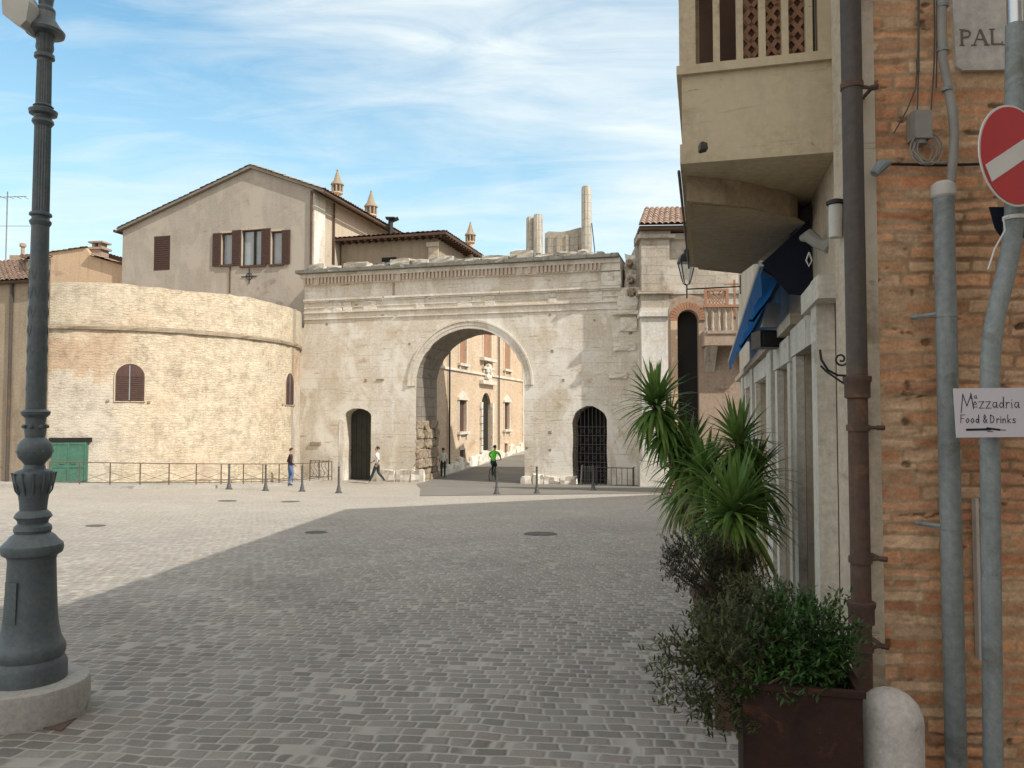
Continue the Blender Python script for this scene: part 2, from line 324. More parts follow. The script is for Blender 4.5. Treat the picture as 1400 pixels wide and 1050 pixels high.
M['greendoor'] = plain('green_door', (.07, .18, .13), .6, 0, .3, 6)
M['oldgreen'] = plain('dark_green_door', (.035, .038, .025), .7, 0, .35, 3)
M['white'] = plain('white_paint', (.72, .71, .69), .5, 0, .1, 4)
M['offwhite'] = plain('dirty_white', (.55, .54, .50), .6, 0, .2, 5)
M['pane'] = plain('window_pane', (.33, .37, .40), .12, 0, .2, 1.5, 0, .8)
M['dark'] = plain('dark_void', (.018, .017, .016), .9, 0, .2, 3)
M['darkwood'] = plain('eave_wood', (.11, .065, .045), .9, 0, .3, 3)
M['red'] = plain('sign_red', (.52, .018, .022), .45, 0, .12, 6, .05)
M['navy'] = plain('navy_fabric', (.008, .012, .03), .9, 0, .3, 6)
M['black'] = plain('black_plastic', (.015, .015, .016), .5, 0, .2, 6)
M['ink'] = plain('ink', (.02, .022, .035), .8, 0, .1, 6, 0)
M['carve'] = plain('carved_letter', (.20, .17, .14), .9, 0, .2, 6, 0)
M['paper'] = plain('sign_paper', (.66, .62, .68), .6, 0, .08, 2, 0)
M['rust'] = weathered('rust_planter', (.050, .024, .019), (.034, .021, .018), (.10, .045, .028), scale=3, coord='Object', streak=.2, fine=30, bump=.4, bdist=.003, rough=.85)
M['rustplate'] = plain('rust_plate', (.13, .085, .065), .8, 0, .3, 8)
M['cover'] = plain('cast_iron_cover', (.11, .105, .10), .8, 0, .3, 6)
M['soil'] = plain('soil', (.05, .035, .025), 1, 0, .4, 20)
M['bark'] = plain('bark', (.14, .105, .075), .95, 0, .4, 12, .6)
M['pot'] = plain('dark_pot', (.10, .06, .045), .85, 0, .3, 6)
M['yucca'] = leafmat('yucca_leaf', (.085, .185, .035), (.22, .33, .085), .35)
M['yucca_dry'] = leafmat('yucca_dry_leaf', (.20, .22, .07), (.28, .24, .11), .2)
M['shrub'] = leafmat('dark_shrub_leaf', (.028, .065, .016), (.065, .14, .034), .2)
M['olive'] = leafmat('olive_shrub_leaf', (.045, .055, .02), (.09, .105, .035), .2)
M['brownshrub'] = leafmat('brown_shrub_leaf', (.035, .032, .018), (.075, .07, .035), .15)
M['skin'] = plain('skin', (.42, .26, .19), .6, 0, .1, 5, 0)
M['hair'] = plain('hair', (.04, .025, .02), .8, 0, .2, 30)
M['jacket'] = plain('dark_jacket', (.05, .028, .032), .9, 0, .2, 12)
M['jeans'] = plain('blue_jeans', (.12, .19, .36), .9, 0, .25, 12)
M['whitetop'] = plain('white_top', (.66, .66, .64), .9, 0, .15, 12)
M['darktrouser'] = plain('dark_trousers', (.03, .045, .05), .9, 0, .2, 12)
M['green'] = plain('hi_vis_green', (.12, .62, .05), .8, 0, .15, 12)
M['shoe'] = plain('shoe', (.05, .04, .04), .7, 0, .2, 12)
M['whiteshoe'] = plain('white_shoe', (.6, .6, .6), .7, 0, .1, 12)
M['tyre'] = plain('tyre', (.02, .02, .02), .8, 0, .1, 12)
M['verge'] = weathered('mossy_verge', (.22, .21, .17), (.30, .28, .23), (.16, .16, .13), scale=2, streak=0, fine=12)
M['tile'] = roofmat('old_roof_tile', (.34, .21, .15), (.45, .33, .24), (.28, .2, .16))
M['tilered'] = roofmat('red_roof_tile', (.33, .20, .15), (.42, .31, .24), (.24, .16, .13))
def awning_mat():
    m, nt, b = newmat('blue_awning'); k = NT(nt)
    c = k.mix(k.noise(k.coord('Object'), 3, 4), (.02, .12, .33), (.03, .17, .45))
    k.set(b.inputs['Base Color'], c); b.inputs['Roughness'].default_value = .85
    t = k.n('ShaderNodeBsdfTranslucent'); k.set(t.inputs[0], (.02, .15, .42))
    mx = k.n('ShaderNodeMixShader'); mx.inputs[0].default_value = .45
    nt.links.new(b.outputs[0], mx.inputs[1]); nt.links.new(t.outputs[0], mx.inputs[2]); nt.links.new(mx.outputs[0], nt.nodes['Material Output'].inputs[0])
    return m
M['awning'] = awning_mat()
def glass_mat():
    m, nt, b = newmat('lantern_glass'); b.inputs['Base Color'].default_value = (.75, .78, .78, 1); b.inputs['Alpha'].default_value = .35; b.inputs['Roughness'].default_value = .1
    return m
M['lglass'] = glass_mat()

# ------------------------------------------------------------------ mesh builder
def V3(p): return Vector(p)
class MB:
    def __init__(s): s.v = []; s.f = []; s.uv = {}; s.mi = []; s.cur = 0; s.smooth = set()
    def add(s, vs, fs, smooth=False, uvs=None):
        o = len(s.v); s.v += [Vector(p) for p in vs]
        for i, f in enumerate(fs):
            idx = len(s.f); s.f.append([a + o for a in f]); s.mi.append(s.cur)
            if smooth: s.smooth.add(idx)
            if uvs: s.uv[idx] = [uvs[a] for a in f]
        return s
    def box(s, lo, hi, fr=None):
        x0, y0, z0 = lo; x1, y1, z1 = hi
        P = [(x0, y0, z0), (x1, y0, z0), (x1, y1, z0), (x0, y1, z0), (x0, y0, z1), (x1, y0, z1), (x1, y1, z1), (x0, y1, z1)]
        if fr: P = [fr.p(*q) for q in P]
        return s.add(P, [(0, 3, 2, 1), (4, 5, 6, 7), (0, 1, 5, 4), (1, 2, 6, 5), (2, 3, 7, 6), (3, 0, 4, 7)])
    def rbox(s, lo, hi, fr=None, j=.03):   # rough stone block: subdivided, jittered box
        x0, y0, z0 = lo; x1, y1, z1 = hi; n = 3; pts = {}; vs = []; fs = []
        def g(i, jx, kx):
            key = (i, jx, kx)
            if key not in pts:
                q = [x0 + (x1 - x0) * i / n, y0 + (y1 - y0) * jx / n, z0 + (z1 - z0) * kx / n]
                ext = [i in (0, n), jx in (0, n), kx in (0, n)]
                if sum(ext) >= 2:
                    c = ((x0 + x1) / 2, (y0 + y1) / 2, (z0 + z1) / 2)
                    q = [q[a] + (c[a] - q[a]) * (.05 if ext[a] else 0) * (1 if sum(ext) == 2 else 1.7) for a in range(3)]
                q = [a + random.uniform(-j, j) for a in q]
                pts[key] = len(vs); vs.append(fr.p(*q) if fr else tuple(q))
            return pts[key]
        for a in range(n):
            for b_ in range(n):
                fs += [(g(a, 0, b_), g(a + 1, 0, b_), g(a + 1, 0, b_ + 1), g(a, 0, b_ + 1)), (g(a + 1, n, b_), g(a, n, b_), g(a, n, b_ + 1), g(a + 1, n, b_ + 1)),
                       (g(0, a + 1, b_), g(0, a, b_), g(0, a, b_ + 1), g(0, a + 1, b_ + 1)), (g(n, a, b_), g(n, a + 1, b_), g(n, a + 1, b_ + 1), g(n, a, b_ + 1)),
                       (g(a, b_ + 1, 0), g(a + 1, b_ + 1, 0), g(a + 1, b_, 0), g(a, b_, 0)), (g(a, b_, n), g(a + 1, b_, n), g(a + 1, b_ + 1, n), g(a, b_ + 1, n))]
        return s.add(vs, fs)
    def prism(s, poly, a, b, fn, smooth=False):
        """poly: 2D points; fn(u,v,w)->world; extruded from w=a to w=b"""
        n = len(poly); vs = [fn(u, v, a) for u, v in poly] + [fn(u, v, b) for u, v in poly]
        fs = [(i, (i + 1) % n, n + (i + 1) % n, n + i) for i in range(n)]
        s.add(vs, fs, smooth)
        s.add(vs[:n], [tuple(range(n))[::-1]]); s.add(vs[n:], [tuple(range(n))]); return s
    def slab(s, outer, holes, a, b, fn, sides=True):
        loops = [[Vector((u, v, 0)) for u, v in L] for L in [outer] + holes]
        tris = tessellate_polygon(loops); flat = [p for L in loops for p in L]; n = len(flat)
        vs = [fn(p.x, p.y, a) for p in flat] + [fn(p.x, p.y, b) for p in flat]
        fs = [tuple(t) for t in tris] + [tuple(n + i for i in reversed(t)) for t in tris]
        s.add(vs, fs)
        o = 0
        if sides:
            for L in loops:
                m = len(L); s.add(vs, [(o + i, o + (i + 1) % m, n + o + (i + 1) % m, n + o + i) for i in range(m)]); o += m
        return s
    def lathe(s, prof, c=(0, 0, 0), seg=24, flute=0, cap=True, phase=0):
        vs = []; fs = []
        for r, z in prof:
            for i in range(seg):
                a = 2 * math.pi * i / seg + phase; rr = r * (1 - flute * (i % 2)) if flute else r
                vs.append((c[0] + rr * math.cos(a), c[1] + rr * math.sin(a), c[2] + z))
        for j in range(len(prof) - 1):
            for i in range(seg):
                k = (i + 1) % seg; fs.append((j * seg + i, j * seg + k, (j + 1) * seg + k, (j + 1) * seg + i))
        s.add(vs, fs, smooth=True)
        if cap:
            n = len(vs); s.add(vs[:seg], [tuple(range(seg))[::-1]]); s.add(vs[-seg:], [tuple(range(seg))])
        return s
    def tube(s, pts, r, seg=10, cap=True):
        pts = [Vector(p) for p in pts]; rs = r if isinstance(r, (list, tuple)) else [r] * len(pts)
        vs = []; fs = []; up = Vector((0, 0, 1)); prev = None
        for i, p in enumerate(pts):
            t = (pts[min(i + 1, len(pts) - 1)] - pts[max(i - 1, 0)]).normalized()
            if prev is None:
                a = t.cross(up if abs(t.z) < .9 else Vector((1, 0, 0))).normalized()
            else: a = (prev - t * prev.dot(t)).normalized()
            prev = a; b = t.cross(a)
            for k in range(seg):
                th = 2 * math.pi * k / seg; vs.append(p + (a * math.cos(th) + b * math.sin(th)) * rs[i])
        for i in range(len(pts) - 1):
            for k in range(seg):
                m = (k + 1) % seg; fs.append((i * seg + k, i * seg + m, (i + 1) * seg + m, (i + 1) * seg + k))
        s.add(vs, fs, smooth=True)
        if cap and seg > 2: s.add(vs[:seg], [tuple(range(seg))[::-1]]); s.add(vs[-seg:], [tuple(range(seg))])
        return s
    def build(s, name, mats, parent=None, origin=None, **tags):
        if not isinstance(mats, (list, tuple)): mats = [mats]
        if parent is not None:
            o = parent.get('_o'); off = Vector(o)
        elif origin is not None: off = Vector(origin)
        else:
            xs = [p.x for p in s.v]; ys = [p.y for p in s.v]; zs = [p.z for p in s.v]
            off = Vector(((min(xs) + max(xs)) / 2, (min(ys) + max(ys)) / 2, min(zs)))
        me = bpy.data.meshes.new(name); me.from_pydata([p - off for p in s.v], [], s.f); me.update()
        uvl = me.uv_layers.new(name='UVMap')
        for pi, p in enumerate(me.polygons):
            p.material_index = s.mi[pi]
            if pi in s.smooth: p.use_smooth = True
            if pi in s.uv:
                for li, u in zip(p.loop_indices, s.uv[pi]): uvl.data[li].uv = u
            else:
                n = p.normal
                if abs(n.z) < .75:
                    t = Vector((-n.y, n.x, 0)).normalized()
                    for li in p.loop_indices:
                        w = me.vertices[me.loops[li].vertex_index].co + off; uvl.data[li].uv = (w.dot(t), w.z)
                else:
                    for li in p.loop_indices:
                        w = me.vertices[me.loops[li].vertex_index].co + off; uvl.data[li].uv = (w.x, w.y)
        if s.smooth: me.set_sharp_from_angle(angle=R_(32))
        for m in mats: me.materials.append(M[m] if isinstance(m, str) else m)
        ob = bpy.data.objects.new(name, me); col.objects.link(ob)
        ob['_o'] = tuple(off)
        if parent is not None:
            ob.parent = parent; ob.location = (0, 0, 0)
        else: ob.location = off
        for a, v in tags.items(): ob[a] = v
        return ob

class Frame:
    def __init__(s, o, e, d=None):
        s.o = Vector((o[0], o[1], 0)); s.e = Vector((e[0], e[1], 0)).normalized()
        s.d = Vector((d[0], d[1], 0)).normalized() if d else Vector((-s.e.y, s.e.x, 0))
    def p(s, a, t, z): return s.o + s.e * a + s.d * t + Vector((0, 0, z))
    def h(s, px, py, t=0):
        """where a sight line through the photograph meets the plane at depth t: (along, height)"""
        c = at(px, py, 1) - CAM; o = s.o + s.d * t; n = Vector((-s.e.y, s.e.x, 0))
        k = (o - CAM).dot(Vector((n.x, n.y, 0))) / c.dot(n); q = CAM + c * k
        return (q - o).dot(s.e), q.z
    def uvw(s): return lambda u, v, w: s.p(u, w, v)

def thing(name, label, cat, loc, group=None, rz=0):
    o = bpy.data.objects.new(name, None); col.objects.link(o); o.location = loc; o['_o'] = tuple(loc)
    o['label'] = label; o['category'] = cat; o.empty_display_size = .2
    if group: o['group'] = group
    return o
def tag(o, label, cat, group=None):
    o['label'] = label; o['category'] = cat
    if group: o['group'] = group
    return o
def dup(root, loc, rz=0, label=None):
    def cp(o, par):
        c = o.copy(); col.objects.link(c)
        if par is not None: c.parent = par
        for ch in [x for x in list(kids.get(o.name, []))]: cp(ch, c)
        return c
    kids = {}
    for x in bpy.data.objects:
        if x.parent: kids.setdefault(x.parent.name, []).append(x)
    r = cp(root, None); r.location = loc; r.rotation_euler.z = rz
    if label: r['label'] = label
    return r

def arch_hole(s0, s1, z0, ztop, n=14, jit=.0, rise=None):
    """opening outline, counter-clockwise from bottom-left, round or flatter head"""
    r = (s1 - s0) / 2; rise = rise or r; zs = ztop - rise; c = (s0 + s1) / 2
    P = [(s0, z0)] + [(s1, z0)]
    m = 6
    for i in range(1, m): P.append((s1, z0 + (zs - z0) * i / m))
    for i in range(n + 1):
        a = math.pi * i / n; P.append((c + r * math.cos(a), zs + rise * math.sin(a)))
    for i in range(m - 1, 0, -1): P.append((s0, z0 + (zs - z0) * i / m))
    if jit: P = [(a + random.uniform(-jit, jit), b + (random.uniform(-jit, jit) if b > z0 + .01 else 0)) for a, b in P]
    return P
def rect(a, b, c, d): return [(a, c), (b, c), (b, d), (a, d)]

def tile_roof(mb, A, B, C, D, pitch=.22, th=.06, course=.38):
    """A,B along the eave; D,C along the ridge (A-D, B-C run up the slope): rows of half-round tiles"""
    A, B, C, D = map(Vector, (A, B, C, D)); n = (B - A).cross(D - A).normalized()
    if n.z < 0: n = -n
    nx = max(2, int((B - A).length / pitch)) * 4; ny = max(2, int((D - A).length / course))
    vs = []; fs = []; uvs = []
    for j in range(ny):
        for e in (0, 1):
            t = (j + e) / ny
            for i in range(nx + 1):
                s = i / nx; p = A.lerp(B, s).lerp(D.lerp(C, s), t)
                w = abs(math.sin(math.pi * i / 4)) * .8 + .1
                random.seed(i // 4 * 131 + j * 17); jz = random.uniform(-.012, .012)
                vs.append(p + n * (w * th * 1.2 + (.035 if e == 0 else 0) + jz)); uvs.append((s * (B - A).length, t * (D - A).length))
    W = nx + 1
    for j in range(ny):
        for i in range(nx):
            a = (2 * j) * W + i; fs.append((a, a + 1, a + W + 1, a + W))
            if j < ny - 1: b = a + W; fs.append((b, b + 1, b + W + 1, b + W))
    mb.add(vs, fs, uvs=uvs)
    mb.add([A + n * -.02, B + n * -.02, C + n * -.02, D + n * -.02], [(0, 3, 2, 1)])
    random.seed(7)

# ------------------------------------------------------------------ world, sun, camera
SAZ = Vector((.84, -.55, 0)).normalized(); SEL = R_(42)
SUN = Vector((SAZ.x * math.cos(SEL), SAZ.y * math.cos(SEL), math.sin(SEL)))
w = bpy.data.worlds.new('World'); scn.world = w; w.use_nodes = True
k = NT(w.node_tree); bg = w.node_tree.nodes['Background']
sky = k.n('ShaderNodeTexSky'); sky.sky_type = 'NISHITA'; sky.sun_disc = False; sky.sun_elevation = SEL; sky.sun_rotation = math.atan2(SAZ.x, SAZ.y)
sky.air_density = 1.0; sky.dust_density = .6; sky.ozone_density = 1.6
tc = k.coord('Generated'); sp = k.n('ShaderNodeSeparateXYZ'); k.set(sp.inputs[0], tc)
zz = k.math('MAXIMUM', k.math('ADD', sp.outputs[2], .12), .03)
cb = k.n('ShaderNodeCombineXYZ'); k.set(cb.inputs[0], k.math('DIVIDE', sp.outputs[0], zz)); k.set(cb.inputs[1], k.math('DIVIDE', sp.outputs[1], zz))
c1 = k.noise(k.map(cb.outputs[0], (.55, .95, 1), rot=(0, 0, R_(-16)), loc=(2.3, .9, 0)), .85, 8, .56, .3)
c2 = k.noise(k.map(cb.outputs[0], (.9, 2.6, 1), rot=(0, 0, R_(-22)), loc=(5.2, 2.1, 0)), 2.3, 8, .62, .8)
cl = k.math('ADD', k.math('MULTIPLY', c1, .72), k.math('MULTIPLY', c2, .28))
cl = k.math('ADD', cl, k.math('MULTIPLY', k.math('ADD', sp.outputs[0], .08), .16))
cf = k.ramp(cl, [(.40, 0), (.53, .50), (.64, 1)])
hz = k.n('ShaderNodeMapRange'); k.set(hz.inputs[0], sp.outputs[2]); hz.inputs[1].default_value = .02; hz.inputs[2].default_value = .50; hz.inputs[3].default_value = .95; hz.inputs[4].default_value = 0
skyc = k.mix(1.0, sky.outputs[0], (1.08, 1.86, 1.85), 'MULTIPLY')
cc = k.mix(hz.outputs[0], skyc, (6.6, 8.3, 8.6))
cc = k.mix(cf, cc, (8.3, 8.9, 8.9))
# unseen warm cloud added overhead and behind, to lift and neutralise the shade
bk = k.n('ShaderNodeMapRange', interpolation_type='SMOOTHSTEP'); k.set(bk.inputs[0], k.math('SUBTRACT', k.math('MULTIPLY', sp.outputs[2], .75), sp.outputs[1]))
bk.inputs[1].default_value = -.30; bk.inputs[2].default_value = .55
bn = k.noise(k.map(tc, (1, 1, 1.6)), 2.6, 7, .6, .4)
bf = k.math('MULTIPLY', bk.outputs[0], k.ramp(bn, [(.30, .35), (.55, 1)]))
cc = k.mix(bf, cc, (9.2, 8.75, 8.1))
k.set(bg.inputs[0], cc); bg.inputs[1].default_value = .118
sl = bpy.data.lights.new('sun', 'SUN'); sl.energy = 4.5; sl.angle = R_(.53); sl.color = (1, .93, .82)
so = bpy.data.objects.new('sun', sl); col.objects.link(so); so.rotation_euler = SUN.to_track_quat('Z', 'Y').to_euler(); so.location = (20, -20, 40)
cd = bpy.data.cameras.new('camera'); cam = bpy.data.objects.new('camera', cd); col.objects.link(cam); scn.camera = cam
cam.location = CAM; cam.rotation_euler = (math.pi / 2 + PITCH, 0, 0); cd.sensor_width = 36; cd.lens = 36 * F / 1400; cd.clip_end = 2000; cd.clip_start = .05
scn.view_settings.view_transform = 'Standard'; scn.view_settings.look = 'None'; scn.view_settings.exposure = 0

# ------------------------------------------------------------------ ground
def grid(xs, ys, dz=0):
    mb = MB(); vs = [(x, y, gz(x, y) + dz) for y in ys for x in xs]; W = len(xs)
    mb.add(vs, [(j * W + i, j * W + i + 1, (j + 1) * W + i + 1, (j + 1) * W + i) for j in range(len(ys) - 1) for i in range(W - 1)]); return mb
xs = [-400, -120, -50, -30, -24, -20, -16, -12, -8, -4, 0, 4, 8, 14, 30, 60, 150, 400]
ys = [-100, -40, -15, -5, 0, 4, 10, 20, 30, 38, 41, 45, 55, 70, 110, 200, 500]
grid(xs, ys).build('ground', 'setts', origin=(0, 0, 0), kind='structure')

A = Frame((-11, 40.5), (.965, -.263))
# asphalt lane that comes through the arch
def sheet(pts, dz, n=1):
    mb = MB(); mb.add([(x, y, gz(x, y) + dz) for x, y in pts], [tuple(range(len(pts)))]); return mb
def lane():
    mb = MB(); L = []
    rows = [(Vector((-3.3, 27.6, 0)), Vector((6.6, 29.6, 0))), (Vector((-3.9, 33.0, 0)), Vector((7.6, 33.6, 0))), (A.p(6.9, -1.2, 0), A.p(19, -1.4, 0)), (A.p(6.6, 3.2, 0), A.p(13, 3.2, 0)), (A.p(6.6, 12, 0), A.p(15, 12, 0)), (A.p(6.6, 34, 0), A.p(16, 34, 0)), (A.p(6.6, 60, 0), A.p(16, 60, 0))]
    vs = []
    for a, b in rows:
        for i in range(9):
            q = a.lerp(b, i / 8); vs.append((q.x, q.y, gz(q.x, q.y) + .012))
    mb.add(vs, [(j * 9 + i, j * 9 + i + 1, (j + 1) * 9 + i + 1, (j + 1) * 9 + i) for j in range(6) for i in range(8)]); return mb
lane().build('road', 'asphalt', origin=(0, 0, 0), kind='structure')
# ------------------------------------------------------------------ Roman arch
def build_arch():
    t = thing('roman_arch', 'monumental weathered pale stone gateway with one great round archway and two small side doors', 'arch', A.p(8.7, 0, -1.8))
    f = A.uvw(); zb = -2.0
    ztop = 8.98; sr = A.h(876, 500)[0]
    sL, sR = A.h(569, 527)[0], A.h(717, 527)[0]; cz = A.h(643, 527)[1]; R = (sR - sL) / 2; C = (sL + sR) / 2
    main = arch_hole(sL, sR, zb, cz + R, 40, .025)
    l0, l1 = A.h(471, 600)[0], A.h(507, 600)[0]; lt = A.h(489, 558)[1]
    r0, r1 = A.h(782, 600)[0], A.h(830, 600)[0]; rt = A.h(806, 555)[1]
    hl = arch_hole(l0, l1, zb + .15, lt, 14, .015, .42); hr = arch_hole(r0, r1, zb + .15, rt, 16, .02)
    for h in (main,): h[0] = (h[0][0], zb + .02); h[1] = (h[1][0], zb + .02)
    outer = [(-1.6, zb), (sr, zb), (sr, 7.6), (sr - .9, 7.6), (sr - .9, ztop), (0, ztop), (0, 6.2), (-1.6, 6.2)]
    mb = MB(); mb.slab(outer, [main, hl, hr], 0, 2.9, f, sides=True)
    for i, p in enumerate(mb.f):   # inner faces of the great opening: passage shade put into a darker stone colour
        pass
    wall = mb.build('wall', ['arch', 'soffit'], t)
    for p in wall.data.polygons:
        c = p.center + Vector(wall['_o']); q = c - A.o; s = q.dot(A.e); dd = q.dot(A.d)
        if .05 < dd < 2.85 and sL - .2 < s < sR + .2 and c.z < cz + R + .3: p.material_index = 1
    # archivolt in three stepped rings
    mb = MB()
    for (ra, rb, pr) in ((R + .02, R + .18, .03), (R + .18, R + .36, .055), (R + .36, R + .45, .10)):
        n = 40; vs = []; fs = []
        for i in range(n + 1):
            a = math.pi * (.0 + 1.0 * i / n)
            for rr, w_ in ((ra, .0), (ra, -pr), (rb, -pr), (rb, 0)): vs.append(A.p(C + rr * math.cos(a), w_, cz + rr * math.sin(a)))
        for i in range(n):
            for j in range(3): fs.append((4 * i + j, 4 * i + j + 1, 4 * i + j + 5, 4 * i + j + 4))
        mb.add(vs, fs)
    mb.build('archivolt', 'arch_trim', t)
    # cornice
    mb = MB(); n = 46; L = sr - .95 + .25
    for i in range(n):
        a = -.25 + L * i / n; b = -.25 + L * (i + 1) / n; j = random.uniform(-.03, .03)
        mb.box((a, -.55 + j, 9.0), (b, 3.0, 9.17 + j * .8), A)
        if random.random() < .5: mb.rbox((a, -.15 + j, 9.18), (b - random.uniform(0, .15), .35, 9.18 + random.uniform(.1, .32)), A, .03)
    mb.build('coping', 'slate', t)
    mb = MB(); s = 0.3
    while s < sr - 2.2:
        l = random.uniform(.5, 1.5); mb.rbox((s, -.2, 9.19), (s + l, .5, 9.19 + random.uniform(.12, .42)), A, .04); s += l + random.uniform(.0, .25)
    mb.build('loose_blocks', 'church', t)
    mb = MB(); mb.box((-.1, -.28, 8.78), (sr - .92, 0, 8.99), A); mb.box((-.02, -.16, 8.42), (sr - .92, 0, 8.779), A); mb.build('cornice', 'arch_trim', t)
    mb = MB(); i = 0; s = .1
    while s < sr - 1.8:
        if random.random() > .08: mb.box((s, -.29, 8.46 + random.uniform(-.02, .02)), (s + .11, -.162, 8.775), A)
        s += .2
    mb.build('dentil_frieze', 'dent', t)
    mb = MB()
    for z, pr, h in ((7.58, .16, .10), (7.50, .09, .078), (6.93, .10, .07), (6.60, .07, .06), (7.20, .05, .05)):
        s = 0
        while s < sr - .9:
            l = random.uniform(1.2, 3.5); e = min(s + l, sr - .9)
            mb.box((s + .01, -pr + random.uniform(-.015, .015), z), (e - .01, -.001, z + h + random.uniform(-.01, .01)), A); s = e + (random.uniform(.02, .3) if random.random() < .35 else 0)
    mb.build('string_course', 'arch_trim', t)
    # remains of the reveted blocks on the attic band, slightly proud
    mb = MB(); s = 1.0
    while s < sr - 2:
        l = random.uniform(.35, .8)
        if random.random() < .6: mb.rbox((s, -.055, 7.0), (s + l, .05, 7.2), A, .01); mb.rbox((s, -.05, 7.26), (s + l, .05, 7.48), A, .01)
        s += l + random.uniform(.05, .9)
    mb.build('stone_band', 'arch_trim', t)
    # right-hand broken corner: projecting end pilaster, ledge, weathered relief stones
    a0, a1 = A.h(822, 420)[0], A.h(850, 420)[0]
    mb = MB(); mb.rbox((a0, -.09, 7.7), (a1, .1, 8.4), A, .02)
    q0 = A.h(836, 440)[0]
    mb.rbox((q0, -.28, 6.3), (sr - .05, 0, 6.48), A, .02); mb.rbox((q0 + .3, -.12, 6.5), (sr - .1, .1, 7.2), A, .05)
    mb.rbox((sr - .75, .3, 7.6), (sr - .15, 1.1, 8.5), A, .06); mb.rbox((sr - .8, .5, 8.5), (sr - .1, 1.6, 9.3), A, .08)
    mb.rbox((sr - 1.3, -.1, 4.6), (sr - .2, .08, 5.0), A, .03); mb.rbox((sr - .95, -.13, 5.5), (sr - .15, .08, 6.2), A, .03)
    mb.rbox((sr - 1.5, -.12, 3.3), (sr - .6, .08, 3.6), A, .03)
    mb.build('broken_pilaster', 'arch_trim', t)
    mb = MB(); random.seed(3)
    for (cx, cz_, r) in ((sr - .45, 7.95, .17), (sr - .42, 7.35, .24), (sr - .42, 7.35, .12), (sr - .5, 8.75, .15)):
        for q in range(7):
            aa = q * .9; mb.rbox((cx + r * .55 * math.cos(aa) - .06, -.28 + .0, cz_ + r * .6 * math.sin(aa) - .06), (cx + r * .55 * math.cos(aa) + .06, .4, cz_ + r * .6 * math.sin(aa) + .06), A, .02)
    mb.build('carved_relief', 'arch_brown', t)
    # rough stones of the left jamb and at the pier foot
    mb = MB(); z = -1.9; s0 = sL
    while z < .9:
        h = random.uniform(.35, .55); x = 0.0
        while x < 2.7:
            l = random.uniform(.5, .9); mb.rbox((s0 - .1, x, z), (s0 + random.uniform(.06, .32), min(x + l, 2.85), z + h - .02), A, .035); x += l + .02
        z += h
    mb.build('rough_jamb', 'arch_brown', t)
    mb = MB(); s = sR - .12
    while s < r0 - .1:
        l = random.uniform(.5, .95); mb.rbox((s, -.22, -1.95), (s + l, .2, -1.95 + random.uniform(.5, .72)), A, .05); s += l + .04
    mb.build('base_course', 'arch', t); mb = MB()
    s = A.h(515, 600)[0]
    while s < sL - .2:
        l = random.uniform(.6, 1.2); mb.rbox((s, -.08, -1.95), (s + l, .2, -1.95 + random.uniform(.55, .8)), A, .04); s += l + .03
    mb.build('base_course', 'arch', t)
    # vertical slot cut in the frieze and put-log holes
    mb = MB()
    for px, py in ((487, 417), (523, 432), (447, 443), (752, 430), (688, 591), (752, 591), (752, 615), (720, 612), (813, 438), (862, 455), (500, 520), (560, 470), (755, 480), (770, 520)):
        s, z = A.h(px, py); r = random.uniform(.04, .08)
        mb.rbox((s - r, -.022, z - r), (s + r, .03, z + r), A, .01)
    s, z = A.h(537, 393); mb.box((s, -.03, 7.7), (s + .1, .02, 8.35), A)
    s, z = A.h(432, 608); mb.box((s - .3, -.1, z), (s + .3, .02, z + .14), A)
    s, z = A.h(520, 520); mb.box((s - .22, -.05, z), (s + .22, .02, z + .08), A)
    mb.build('putlog_hole', 'arch_brown', t, kind='stuff')
    # left door reveal and leaf
    mb = MB(); mb.slab(arch_hole(l0 - .02, l1 + .02, zb + .1, lt + .02, 12, 0, .42), [], .75, .85, f); d = mb.build('door', 'oldgreen', t, label='dark green timber door in the left opening')
    mb = MB()
    for i in range(1, 5): s = l0 + (l1 - l0) * i / 5; mb.box((s - .012, .73, zb + .2), (s + .012, .748, lt - .3), A)
    mb.box((l0, .70, zb + 1.7), (l1, .728, zb + 1.8), A); mb.build('plank_strip', 'oldgreen', d)
    mb = MB(); mb.rbox((l0 - .34, -.02, -1.95), (l0 - .02, .12, lt - .5), A, .008); mb.build('door_jamb', 'arch', t)
    # right opening: black plate added as the dark void behind an iron lattice gate
    mb = MB(); mb.slab(arch_hole(r0 - .02, r1 + .02, zb + .1, rt + .02, 12), [], 1.6, 1.7, f); mb.build('void_plate', 'dark', t)
    mb = MB(); n = 9
    for i in range(n + 1):
        s = r0 + (r1 - r0) * i / n; hh = math.sqrt(max(0, 1 - ((s - (r0 + r1) / 2) / ((r1 - r0) / 2)) ** 2)) * (r1 - r0) / 2
        mb.tube([A.p(s, .3, zb + .2), A.p(s, .3, rt - (r1 - r0) / 2 + hh)], .016, 5)
    for i in range(7): z = zb + .5 + i * .42; mb.tube([A.p(r0, .3, z), A.p(r1, .3, z)], .015, 5)
    for i in range(n):
        for j in range(6):
            s = r0 + (r1 - r0) * (i + .5) / n; z = zb + .72 + j * .42
            if (i + j) % 2: mb.tube([A.p(s + .07 * math.cos(q), .3, z + .07 * math.sin(q)) for q in [q_ * math.pi / 4 for q_ in range(9)]], .011, 4, False)
    mb.build('lattice_gate', 'bollard_iron', t)
    # attic ruin: fluted column stump, broken wall, tall half column
    bz = 9.17
    mb = MB(); a, b_ = A.h(746, 330, 1.3)[0], A.h(795, 330, 1.3)[0]
    topA = A.h(748, 319, 1.3)[1]; topB = A.h(794, 312, 1.3)[1]
    prof = [(a, bz), (b_, bz), (b_, topB), (a + (b_ - a) * .7, topB - .12), (a + (b_ - a) * .45, (topA + topB) / 2 - .1), (a + .2, topA + .05), (a, topA - .05)]
